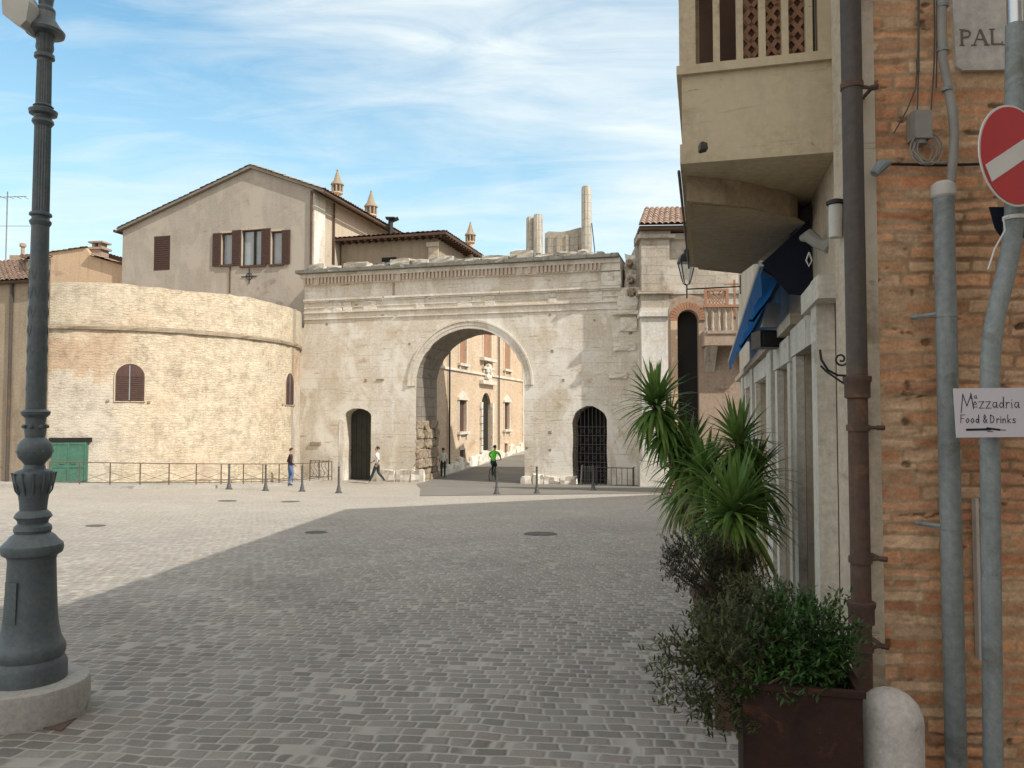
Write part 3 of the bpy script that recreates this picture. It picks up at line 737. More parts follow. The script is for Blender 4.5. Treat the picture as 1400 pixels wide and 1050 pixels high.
    mb.prism(prof, 1.1, 1.5, f)
    for i in range(4): s = a + (b_ - a) * (i + .35) / 4; mb.box((s, 1.04, bz + .5), (s + .16, 1.1, topA - .2), A)
    mb.rbox((a - 1.0, 1.0, bz), (A.h(818, 340, 1.3)[0], 1.8, bz + .33), A, .03)
    mb.build('attic_wall', 'church', t)
    for (p0, p1, py, nm) in ((720, 731, 298, 0), (731, 744, 296, 1), (796, 810, 258, 2)):
        s0, s1 = A.h(p0, py, 1.3)[0], A.h(p1, py, 1.3)[0]; z = A.h(p0, py, 1.3)[1]; r = (s1 - s0) / 2; c = A.p((s0 + s1) / 2, 1.0 if nm else 1.2, 0)
        mb = MB(); mb.lathe([(r * 1.35, bz), (r * 1.35, bz + .25), (r * 1.15, bz + .3), (r * 1.05, bz + .42), (r, bz + .5), (r * .93, z - .1), (r * .8, z), (r * .3, z + .04)], (c.x, c.y, 0), 20, .07)
        mb.build('attic_column', 'church', t)
    mb = MB(); mb.tube([A.p(A.h(810, 312, 1.3)[0] + .03, .9, 11.0), A.p(A.h(816, 338, 1.3)[0], .9, bz)], .025, 5); mb.build('brace', 'iron', t)
build_arch()

# raised pit rail at the right door
def pit_rail():
    s0, s1 = A.h(815, 650)[0] + .1, A.h(871, 650)[0] - .1
    t = thing('pit_railing', 'low dark iron railing around the sunken entry beside the gated door', 'railing', A.p((s0 + s1) / 2, -.7, -1.8))
    z = -1.78; pts = [A.p(s0, -.1, 0), A.p(s0, -.9, 0), A.p(s1, -.9, 0), A.p(s1, -.1, 0)]
    mb = MB()
    for a, b in zip(pts, pts[1:]):
        for h in (.95, .12): mb.tube([a + Vector((0, 0, z + h)), b + Vector((0, 0, z + h))], .022, 6)
    mb.build('rail', 'iron', t)
    for a, b in zip(pts, pts[1:]):
        n = max(2, int((b - a).length / .22)); mb = MB()
        for i in range(n): q = a.lerp(b, i / n); mb.tube([q + Vector((0, 0, z)), q + Vector((0, 0, z + .95))], .014, 5)
        mb.build('baluster_panel', 'iron', t)
    mb = MB(); mb.box((s0 + .03, -.85, -1.79), (s1 - .03, -.12, -1.765), A); mb.build('pit_dark', 'dark', t)  # dark slab stands in for the shadowed opening under the railing
    mb = MB(); mb.prism([(-.0, 0), (.62, 0), (.1, 1.0), (0, 1.0)], s0 - .75, s0 - .7, lambda u, v, w_: A.p(w_, -.2 - u, z + v))
    for i in range(6): mb.tube([A.p(s0 - .7 + .09 * i, -.3 - .05 * i, z), A.p(s0 - .7 + .09 * i, -.3 - .05 * i, z + .98)], .016, 5)
    mb.build('gate_leaf', 'bollard_iron', t)
pit_rail()

# ------------------------------------------------------------------ round tower
TC = Vector((-18.6, 37.65, 0)); TR = 7.9
def thit(px):
    c = at(px, 567, 1) - CAM; c.z = 0; c.normalize(); b = c.dot(TC); disc = b * b - TC.length_squared + TR * TR
    q = c * (b - math.sqrt(max(disc, 0))); n = (q - TC).normalized(); e = Vector((-n.y, n.x, 0))
    return Frame((q.x, q.y), (e.x, e.y), (-n.x, -n.y))
def build_tower():
    t = thing('round_tower', 'squat round tower of sun-bleached pink and yellow rubble brick with a ledge near its top', 'tower', (TC.x, TC.y, -1.6))
    def ring(mb, zr, seg=120, wob=0.0, topj=0):
        vs = []; uvs = []; fs = []
        for j, (z, r) in enumerate(zr):
            for i in range(seg + 1):
                a = 2 * math.pi * (i % seg) / seg
                q = random.Random(i % seg * 77 + j); dr = q.uniform(-wob, wob); dz = (q.uniform(-topj, topj) if j == len(zr) - 2 else 0)
                if j == len(zr) - 2: dz += topj * 1.5 * math.sin(a * 9) * .5
                vs.append((TC.x + (r + dr) * math.cos(a), TC.y + (r + dr) * math.sin(a), z + dz)); uvs.append((a * TR, z))
        W = seg + 1
        for j in range(len(zr) - 1):
            for i in range(seg): fs.append((j * W + i, j * W + i + 1, (j + 1) * W + i + 1, (j + 1) * W + i))
        mb.add(vs, fs, uvs=uvs)
    mb = MB(); ring(mb, [(-2.2, TR + .12), (-1, TR + .06), (0, TR + .03), (1.4, TR), (2.8, TR), (4.0, TR - .01), (4.93, TR - .02)], wob=.018); mb.build('lower_wall', 'tower', t)
    mb = MB(); ring(mb, [(4.931, TR - .02), (4.95, TR + .09), (5.06, TR + .10), (5.13, TR + .05)], wob=.03); mb.build('ledge', 'plaster_brown', t)
    mb = MB(); ring(mb, [(5.12, TR + .06), (5.9, TR + .06), (6.76, TR + .05), (6.8, TR - .5)], wob=.02, topj=.035); mb.build('parapet', 'tower', t)
    mb = MB(); mb.lathe([(TR - .4, 6.2), (TR - .4, 6.72), (.2, 6.74)], (TC.x, TC.y, 0), 48); mb.build('flat_roof', 'tile', t)
    # shuttered round-headed window
    for px, w2, z0, z1, lab in ((177, .52, at(177, 549, 30.8).z, at(177, 498, 30.8).z, 'brown shuttered round-headed window facing the square'), (395, .5, at(395, 554, 37.5).z, at(395, 511, 37.5).z, 'brown shuttered window on the right flank')):
        fr = thit(px)
        mb = MB(); mb.slab(arch_hole(-w2, w2, z0, z1, 14), [], -.035, .3, fr.uvw()); wnd = mb.build('window', 'shutter', t, label=lab)
        mb = MB(); o = arch_hole(-w2 - .04, w2 + .04, z0 - .02, z1 + .04, 14); i_ = arch_hole(-w2, w2, z0 + .01, z1, 14); mb.slab(o, [i_], -.045, .3, fr.uvw()); mb.build('surround', 'plaster_cream', wnd)
        mb = MB()
        for k_ in range(12):
            z = z0 + .06 + (z1 - z0 - .5) * k_ / 12
            for sg in (-1, 1): mb.box((sg * .04 if sg > 0 else -w2 + .06, -.055, z), (w2 - .06 if sg > 0 else -.04, -.036, z + .035), fr)
        mb.box((.005, -.06, z0), (.03, -.036, z1 - .05), fr); mb.build('louvre', 'shutter', wnd)
        mb = MB(); mb.box((-.035, -.05, z0 + .05), (.0, -.036, z1 - .06), fr); mb.build('leaf_gap', 'pane', wnd)
        mb = MB(); mb.rbox((-w2 - .3, -.03, z0 - .02), (-w2 - .2, .05, z0 + .07), fr, .01); mb.rbox((w2 + .12, -.04, z0 - .06), (w2 + .22, .05, z0 + .02), fr, .01); mb.build('shutter_stay', 'arch_brown', wnd)
    fr = thit(97); z0 = gz(fr.o.x, fr.o.y) - .05; z1 = at(97, 604, fr.o.y).z
    mb = MB(); mb.box((-.62, -.16, z0), (.66, .3, z1), fr); d = mb.build('door', 'greendoor', t, label='low green double door at the foot of the tower')
    mb = MB(); mb.box((-.7, -.2, z1), (.78, .3, z1 + .16), fr); mb.build('lintel', 'dark', d)
    mb = MB()
    for x in (-.58, .0, .60): mb.box((x - .03, -.185, z0), (x + .03, -.161, z1), fr)
    for z in (z0 + .15, z0 + .8, z1 - .1): mb.box((-.61, -.182, z), (.65, -.161, z + .08), fr)
    mb.box((-.3, -.19, z0 + .95), (-.12, -.162, z0 + 1.05), fr); mb.box((.1, -.19, z0 + .95), (.28, -.162, z0 + 1.05), fr); mb.build('batten', 'greendoor', d)
    fr = thit(30); mb = MB(); mb.slab(rect(-.5, .5, at(30, 545, fr.o.y).z, at(30, 500, fr.o.y).z), [], -.05, .2, fr.uvw()); 
build_tower()
# pavement ring with kerb round the tower
mb = MB(); vs = []; n = 60; PR = TR + 1.25
for i in range(n + 1):
    a = R_(-150 + (150 + 12) * i / n); c, s = math.cos(a), math.sin(a)
    g = gz(TC.x + PR * c, TC.y + PR * s)
    vs += [(TC.x + (TR - .2) * c, TC.y + (TR - .2) * s, g + .13), (TC.x + PR * c, TC.y + PR * s, g + .13), (TC.x + PR * c, TC.y + PR * s, g - .2)]
mb.add(vs, [(3 * i + j, 3 * i + 1 + j, 3 * i + 4 + j, 3 * i + 3 + j) for i in range(n) for j in (0, 1)])
mb.build('pavement', 'kerb', origin=(0, 0, 0), kind='structure')
# fence
def build_fence():
    pts = []
    for i in range(64):
        a = R_(-82 + i * 1.35)
        if a > R_(4): break
        pts.append(Vector((TC.x + (TR + .85) * math.cos(a), TC.y + (TR + .85) * math.sin(a), 0)))
    e = A.p(A.h(460, 650)[0], -.5, 0); pts += [pts[-1].lerp(e, q) for q in (.25, .5, .75, 1)]
    L = [0]
    for a, b in zip(pts, pts[1:]): L.append(L[-1] + (b - a).length)
    def along(d):
        for i in range(len(pts) - 1):
            if L[i + 1] >= d: return pts[i].lerp(pts[i + 1], (d - L[i]) / (L[i + 1] - L[i]))
        return pts[-1]
    t = thing('iron_fence', 'low rusty iron fence curving round the foot of the round tower to the arch', 'fence', (pts[20].x, pts[20].y, -1.2))
    n = int(L[-1] / .98); P = []
    for i in range(n + 1):
        q = along(L[-1] * i / n); q.z = gz(q.x, q.y) + .12; P.append(q)
    for q in P:
        mb = MB(); mb.tube([q - Vector((0, 0, .1)), q + Vector((0, 0, .86))], .024, 6); mb.build('post', 'fence', t)
    mb = MB()
    for h in (.86, .10): mb.tube([q + Vector((0, 0, h)) for q in P], .02, 6)
    mb.build('rail', 'fence', t)
    mb = MB()
    for a, b in zip(P, P[1:]):
        mb.tube([a + Vector((0, 0, .12)), b + Vector((0, 0, .5))], .007, 4); mb.tube([a + Vector((0, 0, .5)), b + Vector((0, 0, .12))], .007, 4)
    mb.build('cross_wire', 'fence', t)
build_fence()
# iron table-like stand beside the left door
def stand():
    s0 = A.h(430, 650)[0]; s1 = A.h(455, 650)[0]; t = thing('iron_gate_panel', 'small rusty iron gate panel between the fence end and the green door', 'gate', A.p((s0 + s1) / 2, -.45, -1.8))
    mb = MB(); z = -1.75
    for s in (s0, (s0 + s1) / 2, s1): mb.tube([A.p(s, -.45, z), A.p(s, -.45, z + 1.02)], .03, 6)
    for h in (.97, .15): mb.tube([A.p(s0, -.45, z + h), A.p(s1, -.45, z + h)], .025, 6)
    mb.build('gate_frame', 'fence', t); mb = MB()
    for a in range(5):
        c = s0 + (s1 - s0) * (a + .5) / 5; mb.tube([A.p(c + .1 * math.sin(q * .8), -.45, z + .15 + q * .1) for q in range(9)], .014, 5)
    mb.build('scroll', 'fence', t)
stand()

# ------------------------------------------------------------------ gabled house behind the tower
H = Frame((-11, 42), (.965, -.263))
def window_in(fr, t, px0, px1, py0, py1, open_, label=None, pane=True):
    pass
def tiled_slope(mb, fr, s0, z0, s1, z1, t0, t1):
    tile_roof(mb, fr.p(s0, t0, z0), fr.p(s0, t1, z0), fr.p(s1, t1, z1), fr.p(s1, t0, z1), .3)
def build_house():
    t = thing('gabled_house', 'tall grey rendered house with a low gable and brown shutters behind the round tower', 'house', H.p(-6, 3, -1.8))
    f = H.uvw()
    sl, zl = H.h(168, 315); sm, zm = H.h(345, 231); sr, zr = H.h(425, 259); sr = 0
    def hole(p0, p1, q0, q1): a, z1 = H.h(p0, q0); b, z0 = H.h(p1, q1); return rect(a, b, z0, z1)
    wins = [(210.5, 232, 323.5, 369), (303, 318, 319, 361.5), (331, 362, 315, 362), (371, 386, 316.5, 361)]
    holes = [hole(a, b, c, d) for a, b, c, d in wins]
    mb = MB(); mb.slab([(sl, -2), (sr, -2), (sr, zr), (sm, zm), (sl, zl)], holes, 0, .45, f); mb.build('front_wall', 'plaster_grey', t)
    mb = MB(); mb.box((sr - .4, .451, -2), (sr, 12, zr - .05), H); mb.box((sl, .451, -2), (sl + .4, 12, zl - .1), H); mb.prism([(sl, -2), (sr, -2), (sr, zr), (sm, zm), (sl, zl)], 11.5, 12.1, f); mb.build('side_wall', 'plaster_cream', t)  # side wall coloured paler than the front, its sunlight put into the render
    # pale pilaster strip at the corner, dark downpipe
    mb = MB(); mb.box((sr + .001, .0, 8.5), (sr + .1, 1.2, zr - .25), H); mb.build('corner_pilaster', 'arch_trim', t)
    mb = MB(); mb.tube([H.p(sr - .05, -.08, 8), H.p(sr - .05, -.08, zr - .1)], .06, 8); mb.tube([H.p(sr + .12, 2.2, 8), H.p(sr + .12, 2.2, zr - .2)], .06, 8); mb.build('downpipe', 'darkwood', t)
    # roof
    mb = MB()
    def sl_(a, za, b, zb_, th=.16):
        return [(a, za), (b, zb_), (b, zb_ + th), (a, za + th)]
    kL = (zm - zl) / (sm - sl); kR = (zr - zm) / (sr - sm)
    mb.prism(sl_(sl - .25, zl - .25 * kL + .02, sm, zm + .02), -.22, 12.4, f); mb.prism(sl_(sm, zm + .02, sr + .75, zr + .75 * kR + .02), -.22, 12.4, f); r = mb.build('roof_deck', 'verge', t)
    mb = MB(); tiled_slope(mb, H, sl - .3, zl - .3 * kL + .19, sm, zm + .19, -.25, 12.4); tiled_slope(mb, H, sr + .8, zr + .8 * kR + .19, sm, zm + .19, -.25, 12.4); mb.build('roof', 'tile', t)
    mb = MB(); mb.tube([H.p(sl - .35, -.3, zl - .3 * kL + .02), H.p(sl - .35, 12, zl - .3 * kL + .02)], .09, 8); mb.tube([H.p(sr + .85, -.3, zr + .85 * kR), H.p(sr + .85, 12, zr + .85 * kR)], .09, 8); mb.build('gutter', 'darkwood', t)
    for i, ((a, b, c, d), hp) in enumerate(zip(wins, holes)):
        s0, s1, z0, z1 = hp[0][0], hp[1][0], hp[0][1], hp[2][1]
        if i == 0:
            mb = MB(); mb.box((s0, .02, z0), (s1, .1, z1), H)
            for q in range(16): z = z0 + (z1 - z0) * (q + .3) / 16; mb.box((s0 + .06, -.005, z), (s1 - .06, .018, z + .05), H)
            mb.build('window', 'shutter', t, label='closed brown shutters of the lone left window'); continue
        mb = MB(); w_ = .06
        mb.box((s0, .12, z0), (s0 + w_, .2, z1), H); mb.box((s1 - w_, .12, z0), (s1, .2, z1), H); mb.box((s0 + w_, .12, z0), (s1 - w_, .2, z0 + w_), H); mb.box((s0 + w_, .12, z1 - w_), (s1 - w_, .2, z1), H)
        if i == 2: mb.box(((s0 + s1) / 2 - .06, .12, z0 + w_), ((s0 + s1) / 2 + .06, .2, z1 - w_), H)
        wn = mb.build('window', 'oldgreen' if i == 2 else 'darkwood', t)
        mb = MB(); mb.box((s0 + w_, .2, z0 + w_), (s1 - w_, .24, z1 - w_), H); mb.build('pane', 'pane', wn)
        mb = MB(); mb.box((s0 - .08, -.12, z0 - .1), (s1 + .08, .1, z0 - .003), H); mb.build('sill', 'darkwood', wn)
        mb = MB(); mb.box((s0 - .11, -.03, z0), (s0 - .005, .0, z1), H); mb.box((s0 - .11, -.03, z1 + .003), (s1 + .05, 0, z1 + .1), H); mb.build('surround', 'plaster_cream', wn)
    for (p0, p1, q0, q1, nm) in ((291.5, 303, 319.5, 364, 1), (318, 330.5, 315.5, 363, 1), (358, 370.5, 313, 361, 2), (386, 397.5, 315, 361, 3)):
        s0, z1 = H.h(p0, q0); s1, z0 = H.h(p1, q1)
        mb = MB(); mb.box((s0 + .02, -.08, z0), (s1 - .02, -.035, z1), H)
        for q in range(18): z = z0 + (z1 - z0) * (q + .2) / 18; mb.box((s0 + .08, -.1, z), (s1 - .08, -.081, z + .05), H)
        mb.build('shutter', 'shutter', t)
    # iron tie anchor and dark stain below the window, added as a thin tube
    s, z = H.h(341, 378); mb = MB(); mb.tube([H.p(s - .5, -.03, z), H.p(s + .5, -.03, z)], .025, 5); mb.tube([H.p(s, -.03, z - .4), H.p(s, -.03, z + .45)], .03, 5)
    mb.tube([H.p(s + .2 * math.cos(q / 8 * 6.28), -.03, z + .2 * math.sin(q / 8 * 6.28)) for q in range(9)], .02, 5); mb.build('tie_anchor', 'iron', t)
    s, z = H.h(315, 365); mb = MB(); mb.tube([H.p(s, -.035, z), H.p(s, -.035, z - 1.5)], .035, 5); mb.build('stain_tube', 'darkwood', t)
    # small chimney flue on the left slope
    s, z = H.h(293, 243); mb = MB(); mb.tube([H.p(s, 1, z - .7), H.p(s, 1, z + .05)], .12, 8); mb.tube([H.p(s - .15, 1, z + .02), H.p(s + .1, 1, z + .1)], .17, 8); mb.tube([H.p(s + .1, 1, z + .2), H.p(s + .75, 1, z - .15)], .05, 6); mb.build('flue', 'iron', t)
build_house()

def build_back():
    # low hipped building between the house and the arch
    t = thing('hipped_house', 'low building with a shallow hipped tile roof and deep dark eaves behind the arch', 'house', H.p(3, 6, -1.8))
    s0, s1, t0, t1 = .12, 6.15, 3.1, 9.0; ze = H.h(560, 323, 2.45)[1]
    mb = MB(); mb.box((s0, t0, -2), (s1, t1, ze - .02), H); mb.build('wall', 'plaster_brown', t)
    mb = MB(); mb.box((s1 - .5, t0 - .12, 8), (s1 + .08, t0 - .003, ze - .3), H); mb.box((s1 - .6, t0 - .2, ze - .55), (s1 + .15, t0 - .121, ze - .3), H); mb.build('corner_pilaster', 'plaster_cream', t)
    s, z = H.h(531, 352, 3.0); mb = MB(); mb.box((s - .45, t0 - .04, z - .3), (s + .45, t0 - .003, z + .02), H); mb.build('opening', 'dark', t)
    mb = MB(); e0, e1, f0, f1 = s0 - .2, s1 + .75, t0 - .65, t1 + .6
    mb.box((e0, f0, ze), (e1, f1, ze + .14), H)
    for i in range(16): s = e0 + .3 + i * .42; mb.box((s, f0 + .03, ze - .1), (s + .1, t0 - .01, ze - .003), H)
    for i in range(14): q = f0 + .3 + i * .48; mb.box((s1 + .01, q, ze - .1), (e1 - .03, q + .1, ze - .003), H)
    mb.build('eaves', 'darkwood', t)
    mb = MB(); zr = ze + 1.0; z1 = ze + .15
    rA, rB = H.p(e0, (f0 + f1) / 2, zr), H.p(e1 - 3.1, (f0 + f1) / 2, zr)
    tile_roof(mb, H.p(e0, f0, z1), H.p(e1, f0, z1), rB, rA, .3); tile_roof(mb, H.p(e1, f0, z1), H.p(e1, f1, z1), rB + H.d * .01, rB, .3); tile_roof(mb, H.p(e1, f1, z1), H.p(e0, f1, z1), rA, rB, .3)
    mb.build('roof', 'tile', t)
    # ruined masonry bits on the ledge behind the cornice (belongs to the arch roof)
    # street facade seen through the arch
    S = Frame((-4.15, 42.4), (.263, .965), (-.965, .263))
    t = thing('street_palace', 'sunlit cream brick facade with tall windows and a carved portal seen through the archway', 'building', S.p(15, 0, -1.7)); f = S.uvw()
    def sh(px, py): return S.h(px, py)
    def sr_(p0, p1, q0, q1): a, _ = sh(p0, 560); b, _ = sh(p1, 560); c = (a + b) / 2; pc = (p0 + p1) / 2; return a, b, sh(pc, q1)[1], sh(pc, q0)[1]
    low = [(627, 637, 547, 590), (689, 696, 550, 587)]; up = [(627, 637, 440, 497), (660, 671, 420, 502), (689, 697, 440, 505), (614, 619, 520, 590)]
    base = [(629, 636, 615, 632), (690, 694, 606, 623)]
    portal = sr_(658, 671, 537, 628); holes = [arch_hole(portal[0], portal[1], -1.9, portal[3], 10)]
    W = [sr_(*q) for q in low + up[:3] + base]; holes += [rect(a, b, c, d) for a, b, c, d in W]
    zt = 9.3
    mb = MB(); mb.slab([(0, -2), (32, -2), (32, zt), (0, zt)], holes, 0, .4, f); mb.build('wall', 'street_brick', t)
    mb = MB(); mb.box((0, .41, -2), (32, 2.5, zt - .1), S); mb.build('inner_block', 'plaster_brown', t)
    for i, (a, b, c, d) in enumerate(W):
        mb = MB()
        if i < 5:
            mb.box((a - .14, -.06, c), (a - .002, 0, d), S); mb.box((b + .002, -.06, c), (b + .14, 0, d), S); mb.box((a - .25, -.14, d + .002), (b + .25, 0, d + .16), S); mb.box((a - .25, -.2, c - .16), (b + .25, 0, c - .002), S)
            mb.box((a - .1, -.12, c - .4), (a + .08, 0, c - .162), S); mb.box((b - .08, -.12, c - .4), (b + .1, 0, c - .162), S)
            if i < 2: mb.prism([(a - .2, d + .162), (b + .2, d + .162), ((a + b) / 2, d + .55)], -.12, 0, f)
        else: mb.box((a - .06, -.04, d + .002), (b + .06, 0, d + .12), S)
        wn = mb.build('window', 'arch_trim', t)
        mb = MB(); mb.box((a, .15, c), (b, .22, d), S); mb.build('shutter', 'shutter' if i < 2 or i > 4 else 'terracotta', wn)
    a, b, c, d = portal; mb = MB()
    for q in range(9): z = -1.8 + q * (d + 1.2) / 9; e_ = .12 if q % 2 else .22; mb.box((a - .15 - e_, -.14, z), (a - .01, 0, z + (d + 1.2) / 9 - .04), S); mb.box((b + .01, -.14, z), (b + .15 + e_, 0, z + (d + 1.2) / 9 - .04), S)
    mb.box((a - .5, -.3, d + .55), (b + .5, 0, d + .8), S)
    for q in range(7): aa = q * .9; mb.rbox(((a + b) / 2 + .35 * math.cos(aa) - .2, -.3, d + 1.3 + .45 * math.sin(aa) - .2), ((a + b) / 2 + .35 * math.cos(aa) + .2, 0, d + 1.3 + .45 * math.sin(aa) + .2), S, .05)
    mb.box((a - .4, -.35, d + 2.1), (b + .4, 0, d + 2.3), S)
    p = mb.build('portal', 'arch_trim', t); mb = MB(); mb.box((a, .2, -1.9), (b, .3, d), S); mb.build('door', 'dark', p)
    mb = MB()
    for px in (612, 680): s = sh(px, 560)[0]; mb.tube([S.p(s, -.12, -1.7), S.p(s, -.12, zt)], .055, 6)
    mb.build('downpipe', 'iron', t)
    mb = MB(); s = 0
    while s < 30: l = random.uniform(.7, 1.6); mb.rbox((s, -.3 * random.random() - .05, -2), (s + l, .1, -1.6 + s * .022 + random.uniform(.1, .7)), S, .06); s += l + .03
    mb.build('base_course', 'arch_trim', t)
    mb = MB()
    for z in (4.2,): mb.box((0, -.1, z), (32, -.002, z + .14), S)
    for s in (18.8, 31.6): mb.box((s, -.09, -1.6), (s + .35, -.003, zt), S)
    mb.build('string_course', 'arch_trim', t)
    mb = MB(); mb.box((-.2, -.7, zt), (32.4, 3, zt + .3), S); mb.build('eaves', 'darkwood', t)
    # far house closing the street on the right
    t = thing('far_house', 'narrow shaded orange house at the end of the street seen through the arch', 'house', (4, 62, -1)); fr = Frame((.55, 62), (.97, -.2))
    mb = MB(); mb.box((0, 0, -1.5), (9, 8, 11), fr); mb.build('wall', 'plaster_peach', t)
    mb = MB(); mb.box((-.06, -.08, -1.4), (.18, -.003, 11), fr); mb.build('corner_strip', 'white', t)  # white strip paints in the sunlit edge of the house
    for z in (.5, 4.3, 8): mb = MB(); mb.box((.5, -.05, z), (1.3, -.003, z + 1.9), fr); mb.box((.4, -.12, z - .12), (1.4, -.002, z - .003), fr); mb.build('window', 'shutter', t)
    mb = MB(); mb.box((-.4, -.5, 11), (9.4, 8.5, 11.3), fr); mb.build('roof', 'tile', t)
    t = thing('street_end_house', 'pale house closing the view at the far end of the street', 'house', (4, 95, -1)); fr = Frame((-8, 95), (1, 0))
    mb = MB(); mb.box((0, 0, -1.5), (26, 8, 13), fr); mb.build('wall', 'plaster_cream', t)
    for x in range(8): mb = MB(); mb.box((2 + x * 3, -.05, 4), (3 + x * 3, -.003, 6), fr); mb.build('window', 'shutter', t)
    mb = MB(); mb.box((-.3, -.4, 13), (26.3, 8.3, 13.3), fr); mb.build('roof', 'tile', t)
build_back()

# attic slab remains on the arch ledge
def pinnacle(px, py_top, py_base, Y, lab, drop):
    p = at(px, py_base, Y); hgt = at(px, py_top, Y).z - p.z; c = (p.x, p.y, p.z); s = hgt / 1.95
    t = thing('pinnacle_chimney', lab, 'chimney', (p.x, p.y, p.z - drop), 'pointed turret chimneys on the roofs')
    mb = MB(); mb.lathe([(.2 * s, -drop), (.2 * s, .25 * s), (.3 * s, .33 * s), (.36 * s, .38 * s), (.36 * s, .46 * s)], c, 12); mb.build('shaft', 'street_brick', t)
    mb = MB()
    for q in range(8): a = q * math.pi / 4; mb.tube([(p.x + .3 * s * math.cos(a), p.y + .3 * s * math.sin(a), p.z + .46 * s), (p.x + .3 * s * math.cos(a), p.y + .3 * s * math.sin(a), p.z + .9 * s)], .07 * s, 6)
    mb.lathe([(.2 * s, .46 * s), (.2 * s, .9 * s)], c, 8); mb.build('vent_drum', 'plaster_brown', t)
    mb = MB(); mb.lathe([(.3 * s, .88 * s), (.42 * s, .92 * s), (.40 * s, 1.0 * s), (.26 * s, 1.15 * s), (.12 * s, 1.6 * s), (.05 * s, 1.82 * s), (.07 * s, 1.85 * s), (.02 * s, 1.95 * s)], c, 12); mb.build('cone_cap', 'plaster_brown', t)
pinnacle(461, 231, 273, 50, 'tallest pointed turret chimney, on the gabled house roof beside the corner', 1.6)
pinnacle(507, 260, 304, 52, 'pointed turret chimney in the middle, above the hipped roof', 2.2)
pinnacle(643, 303, 339, 48, 'pointed turret chimney alone on the right, behind the hipped roof', 1.8)
p = at(534, 310, 49); mb = MB(); mb.tube([p - Vector((0, 0, 1.2)), p + Vector((0, 0, .35))], .16, 8); mb.tube([p + Vector((-.1, 0, .3)), p + Vector((.5, 0, .55))], .13, 8); mb.box((p.x - .3, p.y - .3, p.z + .5), (p.x + .3, p.y + .3, p.z + .58))
tag(mb.build('flue_cowl', 'iron'), 'small dark metal flue cowl standing on the hipped roof', 'flue')

